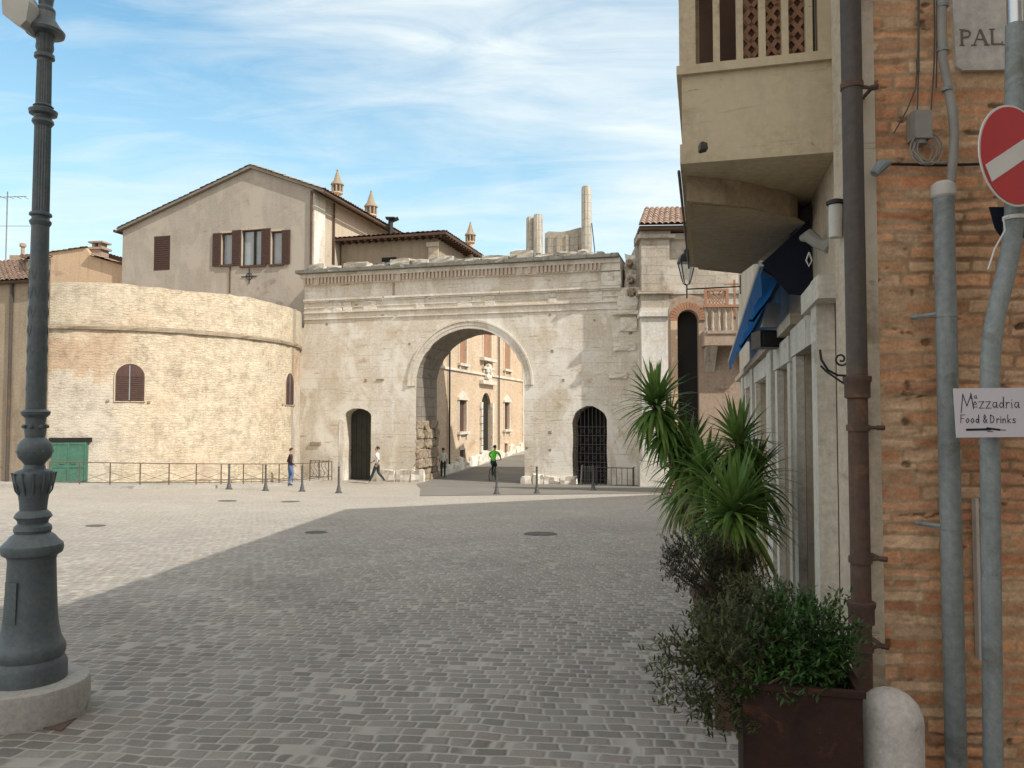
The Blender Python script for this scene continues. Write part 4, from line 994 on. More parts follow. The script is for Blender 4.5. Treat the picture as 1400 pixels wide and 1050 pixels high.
# ------------------------------------------------------------------ left-hand houses
def build_left():
    P = Frame((-27.5, 46.5), (.985, -.17))
    t = thing('peach_house', 'peach rendered house with a sloping tile roof rising behind the round tower', 'house', P.p(4, 3, -1.5)); f = P.uvw()
    pts = [P.h(60, 347), P.h(92, 341), P.h(118, 339), P.h(124, 350), P.h(196, 371)]
    a = P.h(40, 400)[0]; b = pts[-1][0]
    mb = MB(); mb.prism([(a, -1.8), (b, -1.8)] + pts[::-1] + [(a, pts[0][1] - .1)], 0, .4, f); mb.build('wall', 'plaster_peach', t)
    mb = MB(); mb.box((a, .41, -1.8), (b, 7, pts[-1][1] - .1), P); mb.build('rear_wall', 'plaster_brown', t)
    mb = MB(); tile_roof(mb, P.p(b + .3, -.3, pts[-1][1] + .02), P.p(b + .3, 7, pts[-1][1] + .02), P.p(pts[3][0], 7, pts[3][1] + .1), P.p(pts[3][0], -.3, pts[3][1] + .1), .3)
    tile_roof(mb, P.p(a, -.1, pts[0][1] - .05), P.p(a, 7, pts[0][1] - .05), P.p(pts[2][0], 7, pts[2][1] + .05), P.p(pts[2][0], -.1, pts[2][1] + .05), .3); mb.build('roof', 'tile', t)
    s, z = P.h(126, 345); mb = MB(); mb.box((s - .35, .3, z - .6), (s + .35, 1.0, z + .25), P); mb.box((s - .5, .2, z + .251), (s + .5, 1.1, z + .38), P); mb.box((s - .3, .35, z + .381), (s - .12, .9, z + .65), P); mb.box((s + .12, .35, z + .381), (s + .3, .9, z + .65), P); mb.box((s - .48, .22, z + .651), (s + .48, 1.08, z + .75), P); mb.build('chimney', 'redplaster', t)
    # low tiled house at the picture's left edge
    L = Frame((-24, 30.6), (.97, -.24), (-.60, .80)); sr = L.h(38, 500)[0]
    t = thing('tiled_house', 'brown rendered house with old terracotta roof at the left edge of the square', 'house', L.p(2, 3, -1.2)); f = L.uvw()
    ze = L.h(20, 384)[1]
    mb = MB(); mb.box((-9, 0, -1.6), (sr, 7, ze), L); mb.build('wall', 'plaster_brown', t)
    mb = MB(); tile_roof(mb, L.p(-9, -.45, ze - .05), L.p(sr + .35, -.45, ze - .05), L.p(sr + .35, 4.2, ze + 1.45), L.p(-9, 4.2, ze + 1.45), .22); mb.build('roof', 'tilered', t)
    mb = MB(); mb.box((-9, -.4, ze - .12), (sr + .3, .3, ze - .055), L); mb.build('eaves', 'darkwood', t)
    s = L.h(13, 500)[0]; mb = MB(); mb.tube([L.p(s, -.1, ze - .1), L.p(s, -.1, -1.2)], .06, 8); mb.build('downpipe', 'darkpipe', t)
    # slimmer neighbour between it and the tower
    s2 = L.h(70, 500)[0]; z2 = L.h(60, 356, 1.2)[1]
    t = thing('narrow_house', 'narrow plain tan house wall between the tiled house and the round tower', 'house', L.p(sr + 1, 2, -1.2))
    mb = MB(); mb.box((sr + .01, .9, -1.6), (s2, 7, z2), L); mb.build('wall', 'plaster_brown', t)
    mb = MB(); tile_roof(mb, L.p(sr - .1, .75, z2 + .02), L.p(s2 + .1, .75, z2 + .02), L.p(s2 + .1, 4.4, z2 + .75), L.p(sr - .1, 4.4, z2 + .75), .22); mb.build('roof', 'tilered', t)
    s = L.h(36, 520, .9)[0]; s3 = s + .45; mb = MB(); mb.box((s, .84, L.h(34, 545, .9)[1]), (s3, .898, L.h(34, 500, .9)[1]), L); mb.build('window', 'shutter', t)
    # antenna
    p = at(8, 350, 36); t = thing('tv_antenna', 'thin television antenna with two crossbars above the left roofs', 'antenna', (p.x, p.y, p.z - 1.5))
    top = at(9, 262, 36).z; mb = MB(); mb.tube([(p.x, p.y, p.z - 1.5), (p.x, p.y, top)], .03, 5); mb.build('mast', 'galv', t)
    mb = MB(); z = at(9, 270, 36).z; mb.tube([(p.x - 1, p.y, z), (p.x + .9, p.y, z + .05)], .02, 5)
    for q in range(6): mb.tube([(p.x - .9 + q * .35, p.y - .25, z), (p.x - .9 + q * .35, p.y + .25, z)], .012, 4)
    mb.build('boom', 'galv', t); z = at(9, 309, 36).z; mb = MB(); mb.tube([(p.x - .9, p.y, z), (p.x + 1.3, p.y, z)], .015, 5); mb.build('crossbar', 'galv', t)
    p = at(22, 350, 40); mb = MB(); mb.box((p.x - .35, p.y, p.z - 1), (p.x + .35, p.y + .6, p.z + .05)); mb.tube([(p.x + .15, p.y + .3, p.z + .05), (p.x + .15, p.y + .3, p.z + .75)], .09, 8); mb.tube([(p.x + .15, p.y + .3, p.z + .55), (p.x + .15, p.y + .3, p.z + .7)], .16, 8)
    tag(mb.build('roof_flue', ['redplaster']), 'squat chimney with a small dark pipe above the left tiled roof', 'chimney')
build_left()

# ------------------------------------------------------------------ church and loggia house at the right of the arch
def build_right():
    Q = Frame((at(878, 600, 34.9).x, 34.9), (.995, -.06)); f = Q.uvw()
    t = thing('church', 'pale stone church corner with a tall white pier and tiled roof right of the arch', 'church', Q.p(2, 2, -1.8))
    s1 = Q.h(915, 500)[0]; zt = Q.h(895, 322)[1]
    def z(py, px=896): return Q.h(px, py)[1]
    mb = MB(); mb.box((0, 0, z(630)), (s1, 1.2, z(433)), Q); mb.build('pier', 'pier', t)
    mb = MB(); mb.box((-.12, -.15, -2), (s1 + .25, 1.3, z(631)), Q); mb.build('plinth', 'pier', t)
    mb = MB(); mb.box((-.1, -.14, z(432.9)), (s1 + .1, 1.2, z(427)), Q); mb.box((-.04, -.07, z(426.9)), (s1 + .04, 1.2, z(421)), Q); mb.build('capital_moulding', 'pier', t)
    mb = MB(); mb.box((.0, 0, z(420.9)), (s1, 1.2, z(402)), Q); mb.box((-.16, -.16, z(401.9)), (s1 + .2, 1.2, z(398)), Q); mb.box((.02, .02, z(397.9)), (s1 + .05, 1.2, z(326)), Q); mb.build('upper_pier', 'church', t)
    mb = MB(); mb.box((-.14, -.14, z(325.9)), (s1 + .3, 1.2, z(321)), Q); mb.box((-.05, -.05, z(320.9)), (s1 + .1, 1.2, z(316)), Q); mb.build('cornice', 'church', t)
    s2 = s1 + 7
    mb = MB(); mb.box((s1 - .02, .35, -2), (s2, 6, z(326)), Q); mb.box((-.1, 1.21, -2), (s1 + 0, 6, z(326)), Q); mb.build('wall', 'church', t)
    mb = MB(); mb.box((s1 + .01, .22, z(401)), (s2, .348, z(396)), Q); mb.box((s1 + .01, .18, z(326)), (s2, .6, z(318)), Q); mb.build('string_course', 'church', t)
    ze = z(311); mb = MB(); mb.box((-.1, -.35, z(316)), (s2, .6, ze), Q); mb.build('eaves', 'darkwood', t)
    mb = MB(); tile_roof(mb, Q.p(-.15, -.45, ze + .02), Q.p(s2, -.45, ze + .02), Q.p(s2, 3.2, ze + 1.75), Q.p(.55, 3.2, ze + 1.75), .27, .09, .5); mb.box((-.0, 1.2, ze - .2), (s2, 3.2, ze + .2), Q); mb.build('roof', 'tilered', t)
    # loggia house: tall arched doorway framed in brick, little balcony with lattice
    G = Frame((at(914, 600, 29.5).x, 29.5), (.99, -.1)); g = G.uvw()
    t = thing('loggia_house', 'pinkish house with a tall brick-arched opening and small balustraded balcony beyond the awning', 'house', G.p(3, 1, -1.5))
    def gs(px, py): return G.h(px, py)
    a0, zt = gs(926, 424); a1, zb = gs(956, 545); ztop = gs(960, 404)[1]
    hole = arch_hole(a0, a1, -.9, zt, 12)
    mb = MB(); mb.slab([(0.05, -1.8), (7, -1.8), (7, ztop - .4), (a1 + .35, ztop - .4), (a1 + .1, ztop - .05), ((a0 + a1) / 2, ztop + .05), (a0 - .15, ztop - .1), (0.05, ztop - .5)], [hole], 0, .4, g); mb.build('wall', 'redplaster', t)
    mb = MB(); mb.box((a0 - .1, .39, -1.2), (a1 + .1, .6, zt + .1), G); mb.build('arched_door', 'dark', t, label='tall dark arched opening')
    mb = MB(); r = (a1 - a0) / 2; c = (a0 + a1) / 2; zc = zt - r
    for i in range(17):
        q = math.pi * (i + .5) / 17; da = math.pi / 17 * .44
        P4 = [(c + rr * math.cos(q + s_), zc + rr * math.sin(q + s_)) for rr, s_ in ((r + .01, -da), (r + .3, -da), (r + .3, da), (r + .01, da))]
        mb.prism(P4, -.06, -.002, g)
    mb.build('brick_arch', 'terracotta', t)
    mb = MB(); mb.box((a0 - .26, -.05, -1.2), (a0 - .01, -.002, zc), G); mb.build('yellow_jamb', 'plaster_peach', t)
    b0, zr = gs(958, 425); b1, zs = gs(1015, 455); zl = gs(960, 400)[1]
    mb = MB(); mb.box((b0, -.9, zs - .55), (b1 + 1, -.02, zs), G); mb.box((b0 + .1, -.95, zs - .12), (b1 + 1, -.901, zs - .02), G); bal = mb.build('balcony', 'redplaster', t)
    mb = MB(); mb.prism([(-.8, zs - .56), (-.02, zs - .56), (-.02, zs - 1.5), (-.25, zs - 1.15)], b0 + .1, b0 + .5, lambda u, v, w_: G.p(w_, u, v)); mb.prism([(-.8, zs - .56), (-.02, zs - .56), (-.02, zs - 1.5), (-.25, zs - 1.15)], b0 + 1.5, b0 + 1.9, lambda u, v, w_: G.p(w_, u, v)); mb.build('bracket', 'church', bal)
    for i in range(9): s = b0 + .08 + i * .235; mb = MB(); mb.lathe([(.05, 0), (.07, .1), (.05, .2), (.04, .5), (.06, .62), (.05, zr - zs)], G.p(s, -.82, zs + .003), 8); mb.build('baluster', 'church', bal)
    mb = MB(); mb.box((b0 - .02, -.95, zr + .005), (b1 + 1, -.7, zr + .1), G); mb.build('handrail', 'terracotta', bal)
    mb = MB(); l0 = gs(962, 410)[0]; l1 = gs(987, 410)[0]
    mb.box((l0 - .1, -.86, zr + .101), (l0, -.78, zl), G); mb.box((l1, -.86, zr + .101), (l1 + .1, -.78, zl), G); mb.box((l0, -.86, zl - .08), (l1, -.78, zl), G)
    for i in range(6):
        for sg in (1, -1):
            x = l0 + (l1 - l0) * i / 5; mb.tube([G.p(max(l0, min(l1, x)), -.82, zr + .1), G.p(max(l0, min(l1, x + sg * (zl - zr - .2))), -.82, zl - .08)], .018, 4)
    mb.build('lattice_screen', 'terracotta', bal)
    mb = MB(); mb.box((l1 + .35, -.5, zr - .4), (l1 + .42, -.43, zr + 1.1), G); mb.box((l1 + .8, -.5, zr - .4), (l1 + .87, -.43, zr + 1.1), G); mb.box((l1, -.5, zr + .9), (l1 + 1.2, -.44, zr + .96), G); mb.build('awning_post', 'terracotta', bal)
build_right()

# ------------------------------------------------------------------ near building on the right
N = Frame((1.62, 3.62), (.97, -.2425))     # d runs along the facade away from the camera
N.e = Vector((1, -.25, 0)).normalized(); N.d = Vector((.25, 1, 0)).normalized()
B = Frame((1.62, 3.60), (1, -.03))
HT = 7.35
def brick_relief(fr, x0, x1, z0, z1, step, parent):
    import numpy as np
    rg = np.random.RandomState(5)
    def vnoise(x, y, seed, octs=4):
        out = 0; amp = 1; tot = 0
        for o_ in range(octs):
            rs = np.random.RandomState(seed + o_); T = rs.rand(257, 257)
            xi = np.floor(x).astype(int); yi = np.floor(y).astype(int); fx = x - xi; fy = y - yi; fx = fx * fx * (3 - 2 * fx); fy = fy * fy * (3 - 2 * fy)
            g = lambda i, j: T[(xi + i) % 257, (yi + j) % 257]
            out = out + amp * ((g(0, 0) * (1 - fx) + g(1, 0) * fx) * (1 - fy) + (g(0, 1) * (1 - fx) + g(1, 1) * fx) * fy); tot += amp; amp *= .55; x = x * 2.03 + 3.1; y = y * 2.03 + 1.7
        return out / tot
    nx = int((x1 - x0) / step); nz = int((z1 - z0) / step)
    X, Z = np.meshgrid(np.linspace(x0, x1, nx + 1), np.linspace(z0, z1, nz + 1))
    wx = X + (vnoise(X * 9, Z * 9, 11) - .5) * .03; wz = Z + (vnoise(X * 2.2, Z * 5, 21) - .5) * .032 + (vnoise(X * 16, Z * 22, 31) - .5) * .012
    edges = [z0 - .2]
    while edges[-1] < z1 + .2: edges.append(edges[-1] + rg.uniform(.048, .074))
    edges = np.array(edges); row = np.clip(np.searchsorted(edges, wz) - 1, 0, len(edges) - 2)
    dz = np.minimum(wz - edges[row], edges[row + 1] - wz)
    dx = np.zeros_like(wx); bid = np.zeros(wx.shape, int)
    for r_ in range(len(edges) - 1):
        m_ = row == r_
        if not m_.any(): continue
        q = [x0 - rg.uniform(.1, .4)]
        while q[-1] < x1 + .3: q.append(q[-1] + rg.choice([.13, .27, .29, .30]) + rg.uniform(-.015, .015))
        q = np.array(q); w_ = wx[m_]; i_ = np.clip(np.searchsorted(q, w_) - 1, 0, len(q) - 2); dx[m_] = np.minimum(w_ - q[i_], q[i_ + 1] - w_); bid[m_] = r_ * 40 + i_
    R1 = rg.rand(bid.max() + 2); R2 = rg.rand(bid.max() + 2); R3 = rg.rand(bid.max() + 2)
    d = np.minimum(dx * 1.0, dz)
    jn = vnoise(X * 5, Z * 7, 41); fine = vnoise(X * 40, Z * 55, 51); ero = vnoise(X * 4, Z * 12, 61)
    jw = .0035 + .0075 * np.clip(jn * 1.6 - .4, 0, 1)
    t = np.clip((d - jw) / .006, 0, 1); t = t * t * (3 - 2 * t)
    flush = np.clip(vnoise(X * 2.1, Z * 3.1, 71) * 3.2 - .9, 0, 1)
    depth = (1 - t) * (.0015 + .0065 * (1 - flush)) + R1[bid] * .006 * t + np.clip(ero - .58, 0, 1) * .05 + (fine - .5) * .005
    pit = vnoise(X * 9, Z * 16, 81); pm = np.clip((pit - .72) * 14, 0, 1); depth += pm * .008
    pal = np.array([(.62, .29, .155), (.71, .37, .20), (.71, .41, .24), (.66, .44, .28), (.62, .33, .19), (.72, .49, .32), (.54, .27, .15)])
    c = pal[(R2[bid] * len(pal)).astype(int) % len(pal)]
    band = np.clip((vnoise(X * .9, Z * 4.2, 91) - .45) * 5, 0, 1)[..., None] * .35; c = c * (1 - band) + np.array((.66, .45, .285)) * band
    band2 = np.clip((vnoise(X * 1.4 + 9, Z * 5.5, 101) - .56) * 7, 0, 1)[..., None] * .6; c = c * (1 - band2) + np.array((.57, .31, .18)) * band2
    c = c * (.86 + .28 * R3[bid])[..., None]
    mort = np.array((.54, .37, .235)) * flush[..., None] + np.array((.36, .22, .135)) * (1 - flush[..., None])
    c = c * t[..., None] + mort * (1 - t[..., None]); c = c * (1 - .62 * pm[..., None]) * (.8 + .4 * fine)[..., None]
    grime = np.clip((vnoise(X * 1.2 + 4, Z * .8, 111) - .5) * 3, 0, 1)[..., None] * .2 + np.clip((.9 - Z) / 1.6, 0, 1)[..., None] * .14
    c = c * (1 - grime * np.array((.9, .95, 1.0)))
    P0 = np.array(fr.p(0, 0, 0)); e = np.array(fr.e); dd = np.array(fr.d)
    co = P0 + X[..., None] * e + (depth - .012)[..., None] * dd + Z[..., None] * np.array((0, 0, 1.0))
    off = np.array(parent['_o']); me = bpy.data.meshes.new('brick_wall'); W = nx + 1
    i0 = (np.arange(nz)[:, None] * W + np.arange(nx)[None, :]).ravel(); F4 = np.stack([i0, i0 + 1, i0 + W + 1, i0 + W], 1)
    me.vertices.add(W * (nz + 1)); me.vertices.foreach_set('co', (co - off).astype(np.float32).ravel())
    me.loops.add(F4.size); me.loops.foreach_set('vertex_index', F4.ravel().astype(np.int32)); me.polygons.add(len(F4)); me.polygons.foreach_set('loop_start', np.arange(0, F4.size, 4, dtype=np.int32)); me.polygons.foreach_set('loop_total', np.full(len(F4), 4, np.int32))
    me.update(); me.polygons.foreach_set('use_smooth', np.ones(len(F4), bool))
    a = me.attributes.new('Col', 'FLOAT_COLOR', 'POINT'); a.data.foreach_set('color', np.concatenate([np.clip(c, 0, 1), np.ones(c.shape[:2] + (1,))], 2).astype(np.float32).ravel())
    me.materials.append(M['brickmesh']); ob = bpy.data.objects.new('brick_face', me); col.objects.link(ob); ob.parent = parent

def build_near():
    t = thing('corner_building', 'orange brick corner building with rendered shopfront side, carrying the balcony and the brown pipe', 'building', (3, 8, -.2))
    L = 12.0
    mb = MB(); mb.prism([(0, 0), (.32, 0), (.32, .25), (0, .25)], -.6, 5.78, lambda u, v, w_: B.p(u * .312, v - .012, w_)); 
    mb.build('corner_strip', 'shopwall', t)
    mb = MB(); mb.box((.101, 0.03, -.6), (7, .3, 5.78), B); mb.build('brick_wall', 'brick', t)
    brick_relief(B, .10, 1.9, -.5, 4.6, .006, t)
    # facade wall (faces left) with the shop openings
    def fn(u, v, w_): return N.p(w_, u, v)
    holes = [rect(.95, 1.85, -.2, 2.02), rect(2.45, 3.3, -.3, 2.0), rect(4.6, 6.2, -.3, 2.0), rect(7.4, 8.6, -.3, 2.0)]
    mb = MB(); mb.slab([(.28, -1.2), (L, -1.2), (L, 8.2), (.28, 5.83)], holes, .0, .35, fn); mb.build('shop_wall', 'shopwall', t)
    for i, h in enumerate(holes):
        a, b, z0, z1 = h[0][0], h[1][0], h[0][1], h[2][1]
        mb = MB(); mb.box((.25, a, z0 - .5), (.33, b, z1), N); d = mb.build('door', 'black' if i in (0,) else 'shopstone', t)
        mb = MB(); mb.box((-.06, a - .2, -.8), (-.003, a - .003, z1 + .0), N); mb.box((-.06, b + .003, -.8), (-.003, b + .22, z1), N); mb.box((-.07, a - .22, z1 + .003), (-.003, b + .24, z1 + .2), N); mb.build('door_frame', 'shopstone', d)
        mb = MB(); mb.box((.18, (a + b) / 2 - .03, z0), (.245, (a + b) / 2 + .03, z1), N); mb.build('mullion', 'darkwood', d)
    mb = MB(); mb.box((-.1, .52, -.8), (-.005, .72, 2.35), N); mb.box((-.12, .3, 2.2), (-.005, 1.0, 2.32), N); mb.build('pilaster', 'shopstone', t)
    for y, w_ in ((3.6, .5), (6.5, .5), (9, .5)):
        mb = MB(); mb.box((-.09, y, -.9), (-.005, y + w_, 2.2), N); mb.build('pilaster', 'shopstone', t)
    mb = MB(); mb.box((-.09, 1.9, 2.25), (-.004, L, 2.33), N); mb.build('string_course', 'shopwall', t)
    # upper windows further along
    for y in (7, 9.6):
        mb = MB(); mb.box((-.05, y, 4.2), (-.003, y + 1, 6.0), N); mb.build('window', 'shutter', t)
    # the block behind, with the angled far side
    e = N.p(0, L, 0)
    mb = MB(); poly = [(B.p(.2, .31, 0).x, B.p(.2, .31, 0).y), (7.5, 3.7), (20, 10), (20, 27.2), (e.x + 9.5, e.y + 6.2), (e.x + .1, e.y + .02), (N.p(.36, .4, 0).x, N.p(.36, .4, 0).y)]
    tz = lambda v: 5.82 + min(1.0, max(0, (v - 3.6) / 11.4)) * 2.45  # out-of-view roof line slopes only to shape the shadow edge on the square
    mb.prism(poly, -1.4, -.02, lambda u, v, w_: Vector((u, v, w_ if w_ < -1 else tz(v) - .02))); mb.build('rear_block', 'plaster_cream', t)
    mb = MB(); P2 = [(B.p(-.4, -.4, 0).x, B.p(-.4, -.4, 0).y), (7.5, 3.2), (20.5, 9.6), (20.5, 27.8), (e.x + 9.2, e.y + 6.9), (e.x - .35, e.y + .4)]
    mb.prism(P2, 0, .18, lambda u, v, w_: Vector((u, v, tz(v) + w_))); mb.build('eaves', 'darkwood', t)
    # balcony
    f0, f1 = .42, 3.5; pr = .81
    zsl = at(930, 214, 4.1).z; zp = at(933, 92, 4.12).z
    mb = MB()
    mb.box((-pr, f0, zsl), (-.002, f1, zsl + .11), N)
    o = .012
    mb.box((-pr + o, f0 + o, zsl + .11), (-.002, f0 + .1, zp), N); mb.box((-pr + o, f0 + .1, zsl + .11), (-pr + .1, f1 - o, zp), N)
    bal = mb.build('balcony', 'balcony', t)
    mb = MB(); mb.box((-pr - .015, f0 - .015, zp), (-.002, f0 + .12, zp + .05), N); mb.box((-pr - .015, f0 + .12, zp), (-pr + .12, f1, zp + .05), N); mb.build('sill_beam', 'balcony', bal)
    mb = MB(); mb.box((-pr, f0, zp + .051), (-pr + .09, f0 + .1, 4.6), N); mb.build('corner_post', 'balcony', bal); mb = MB(); mb.box((-.08, f0, zp + .051), (-.003, f0 + .1, 4.6), N); mb.build('corner_post', 'balcony', bal)
    for px in (979.5, 1011.5, 1042.5, 1074, 1107):
        s = N.h(px, 50, f0)[0]
        c = at(px, 50, 1) - CAM; kk = (N.p(0, f0, 0) - CAM).dot(N.d) / c.dot(N.d); s = (CAM + c * kk - N.o).dot(N.e)
        mb = MB(); mb.box((s - .018, f0 + .02, zp + .051), (s + .018, f0 + .08, 4.3), N); mb.build('baluster', 'balcony', bal)
    for i in range(14): mb = MB(); y = f0 + .3 + i * .25; mb.box((-pr + .02, y, zp + .051), (-pr + .08, y + .04, 4.3), N); mb.build('baluster', 'balcony', bal)
    mb = MB(); mb.box((-pr - .02, f0 - .02, 4.3), (-.002, f0 + .12, 4.4), N); mb.box((-pr - .02, f0 + .12, 4.3), (-pr + .12, f1, 4.4), N); mb.build('handrail', 'balcony', bal)
    # pierced terracotta screen behind the balusters
    mb = MB(); s_a, s_b = -pr + .36, -.1; q0 = zp + .06
    n = 5; w_ = (s_b - s_a) / n
    for i in range(n):
        for j in range(9):
            z = q0 + j * .095; x0 = s_a + i * w_; xm = x0 + w_ / 2; x1 = x0 + w_
            for (u0, v0, u1, v1) in ((x0, z, xm, z + .0475), (xm, z + .0475, x1, z), (x0, z + .095, xm, z + .0475), (xm, z + .0475, x1, z + .095)):
                d = Vector((u1 - u0, v1 - v0)).normalized() * .012; nn = (-d.y, d.x)
                mb.prism([(u0 + nn[0], v0 + nn[1]), (u0 - nn[0], v0 - nn[1]), (u1 - nn[0], v1 - nn[1]), (u1 + nn[0], v1 + nn[1])], f0 + .11 + .0005 * ((i + j) % 2), f0 + .15, N.uvw())
    mb.build('lattice_screen', 'terracotta', bal)
    mb = MB(); mb.box((-pr + .11, f0 + .55, zp - .3), (-.02, f0 + .6, 4.8), N); mb.build('gap_panel', 'darkwood', bal)  # dark panel added to fill the shaded gaps between the balusters
    # corbel shell under the slab, with rounded near corner
    zc = zsl - .15; pts = [(-pr + .03, f0 + .22), (-pr + .34, f0 + .40), (-.16, f0 + .72), (-.1, f0 + .84), (-.14, f0 + 1.0), (-.34, f0 + 2.2), (-.42, f0 + 2.6), (-pr + .05, f0 + 2.3)]
    mb = MB(); mb.prism(pts, zc, zsl - .001, lambda u, v, w_: N.p(u, v, w_)); mb.build('corbel', 'corbel', bal)
    mb = MB(); mb.prism([(a + (.03 if a < -.5 else .05), b + .06) for a, b in pts], zc - .008, zc - .001, lambda u, v, w_: N.p(u, v, w_)); mb.build('corbel_soffit', 'corbel', bal)
    mb = MB(); mb.tube([N.p(-pr - .01, f0 + .1, zsl - .01), N.p(-pr - .01, f1, zsl - .01)], .009, 6); c = at(963, 199, 4.0); mb.rbox((c.x - .02, c.y - .0, c.z - .02), (c.x + .02, c.y + .06, c.z + .02), None, .004); mb.build('drip_edge', 'darkpipe', bal)
build_near()

def wallplaque():
    t = thing('street_plaque', 'worn marble plaque with carved capitals at the top of the brick wall', 'plaque', at(1390, 95, 3.5))
    z0 = at(1350, 92, 3.52).z; s0 = B.h(1306, 50, -.03)[0]
    mb = MB(); mb.prism([(s0, z0 + .02), (s0 + .03, z0), (s0 + .95, z0 + .005), (s0 + .95, z0 + .55), (s0 - .02, z0 + .55)], -.035, -.002, B.uvw()); mb.build('slab', 'marble', t)
    mb = MB(); x = B.h(1315, 60, -.035)[0]; zb = at(1320, 62, 3.55).z; h = .075
    def bar(u0, v0, u1, v1, w_=.011):
        d = Vector((u1 - u0, v1 - v0)).normalized() * w_ / 2
        mb.prism([(u0 - d.y, v0 + d.x), (u0 + d.y, v0 - d.x), (u1 + d.y, v1 - d.x), (u1 - d.y, v1 + d.x)], -.0385, -.0352, B.uvw())
    def serif(u, v): bar(u - .012, v, u + .012, v, .004)
    def P(x): bar(x, zb, x, zb + h); pts = [(x + .003, zb + h - .004), (x + .03, zb + h - .006), (x + .04, zb + h * .76), (x + .03, zb + h * .52), (x + .003, zb + h * .48)]; [bar(*a, *b, .008) for a, b in zip(pts, pts[1:])]; serif(x, zb); serif(x, zb + h)
    def A_(x): bar(x, zb, x + .03, zb + h, .006); bar(x + .03, zb + h, x + .06, zb, .011); bar(x + .012, zb + h * .36, x + .048, zb + h * .36, .005); serif(x, zb); serif(x + .06, zb)
    def L_(x): bar(x, zb, x, zb + h); bar(x, zb + .003, x + .045, zb + .003, .007); serif(x, zb + h); bar(x + .045, zb, x + .045, zb + .015, .005)
    P(x); A_(x + .055); L_(x + .14); A_(x + .20)
    mb.build('lettering', 'carve', t)
wallplaque()

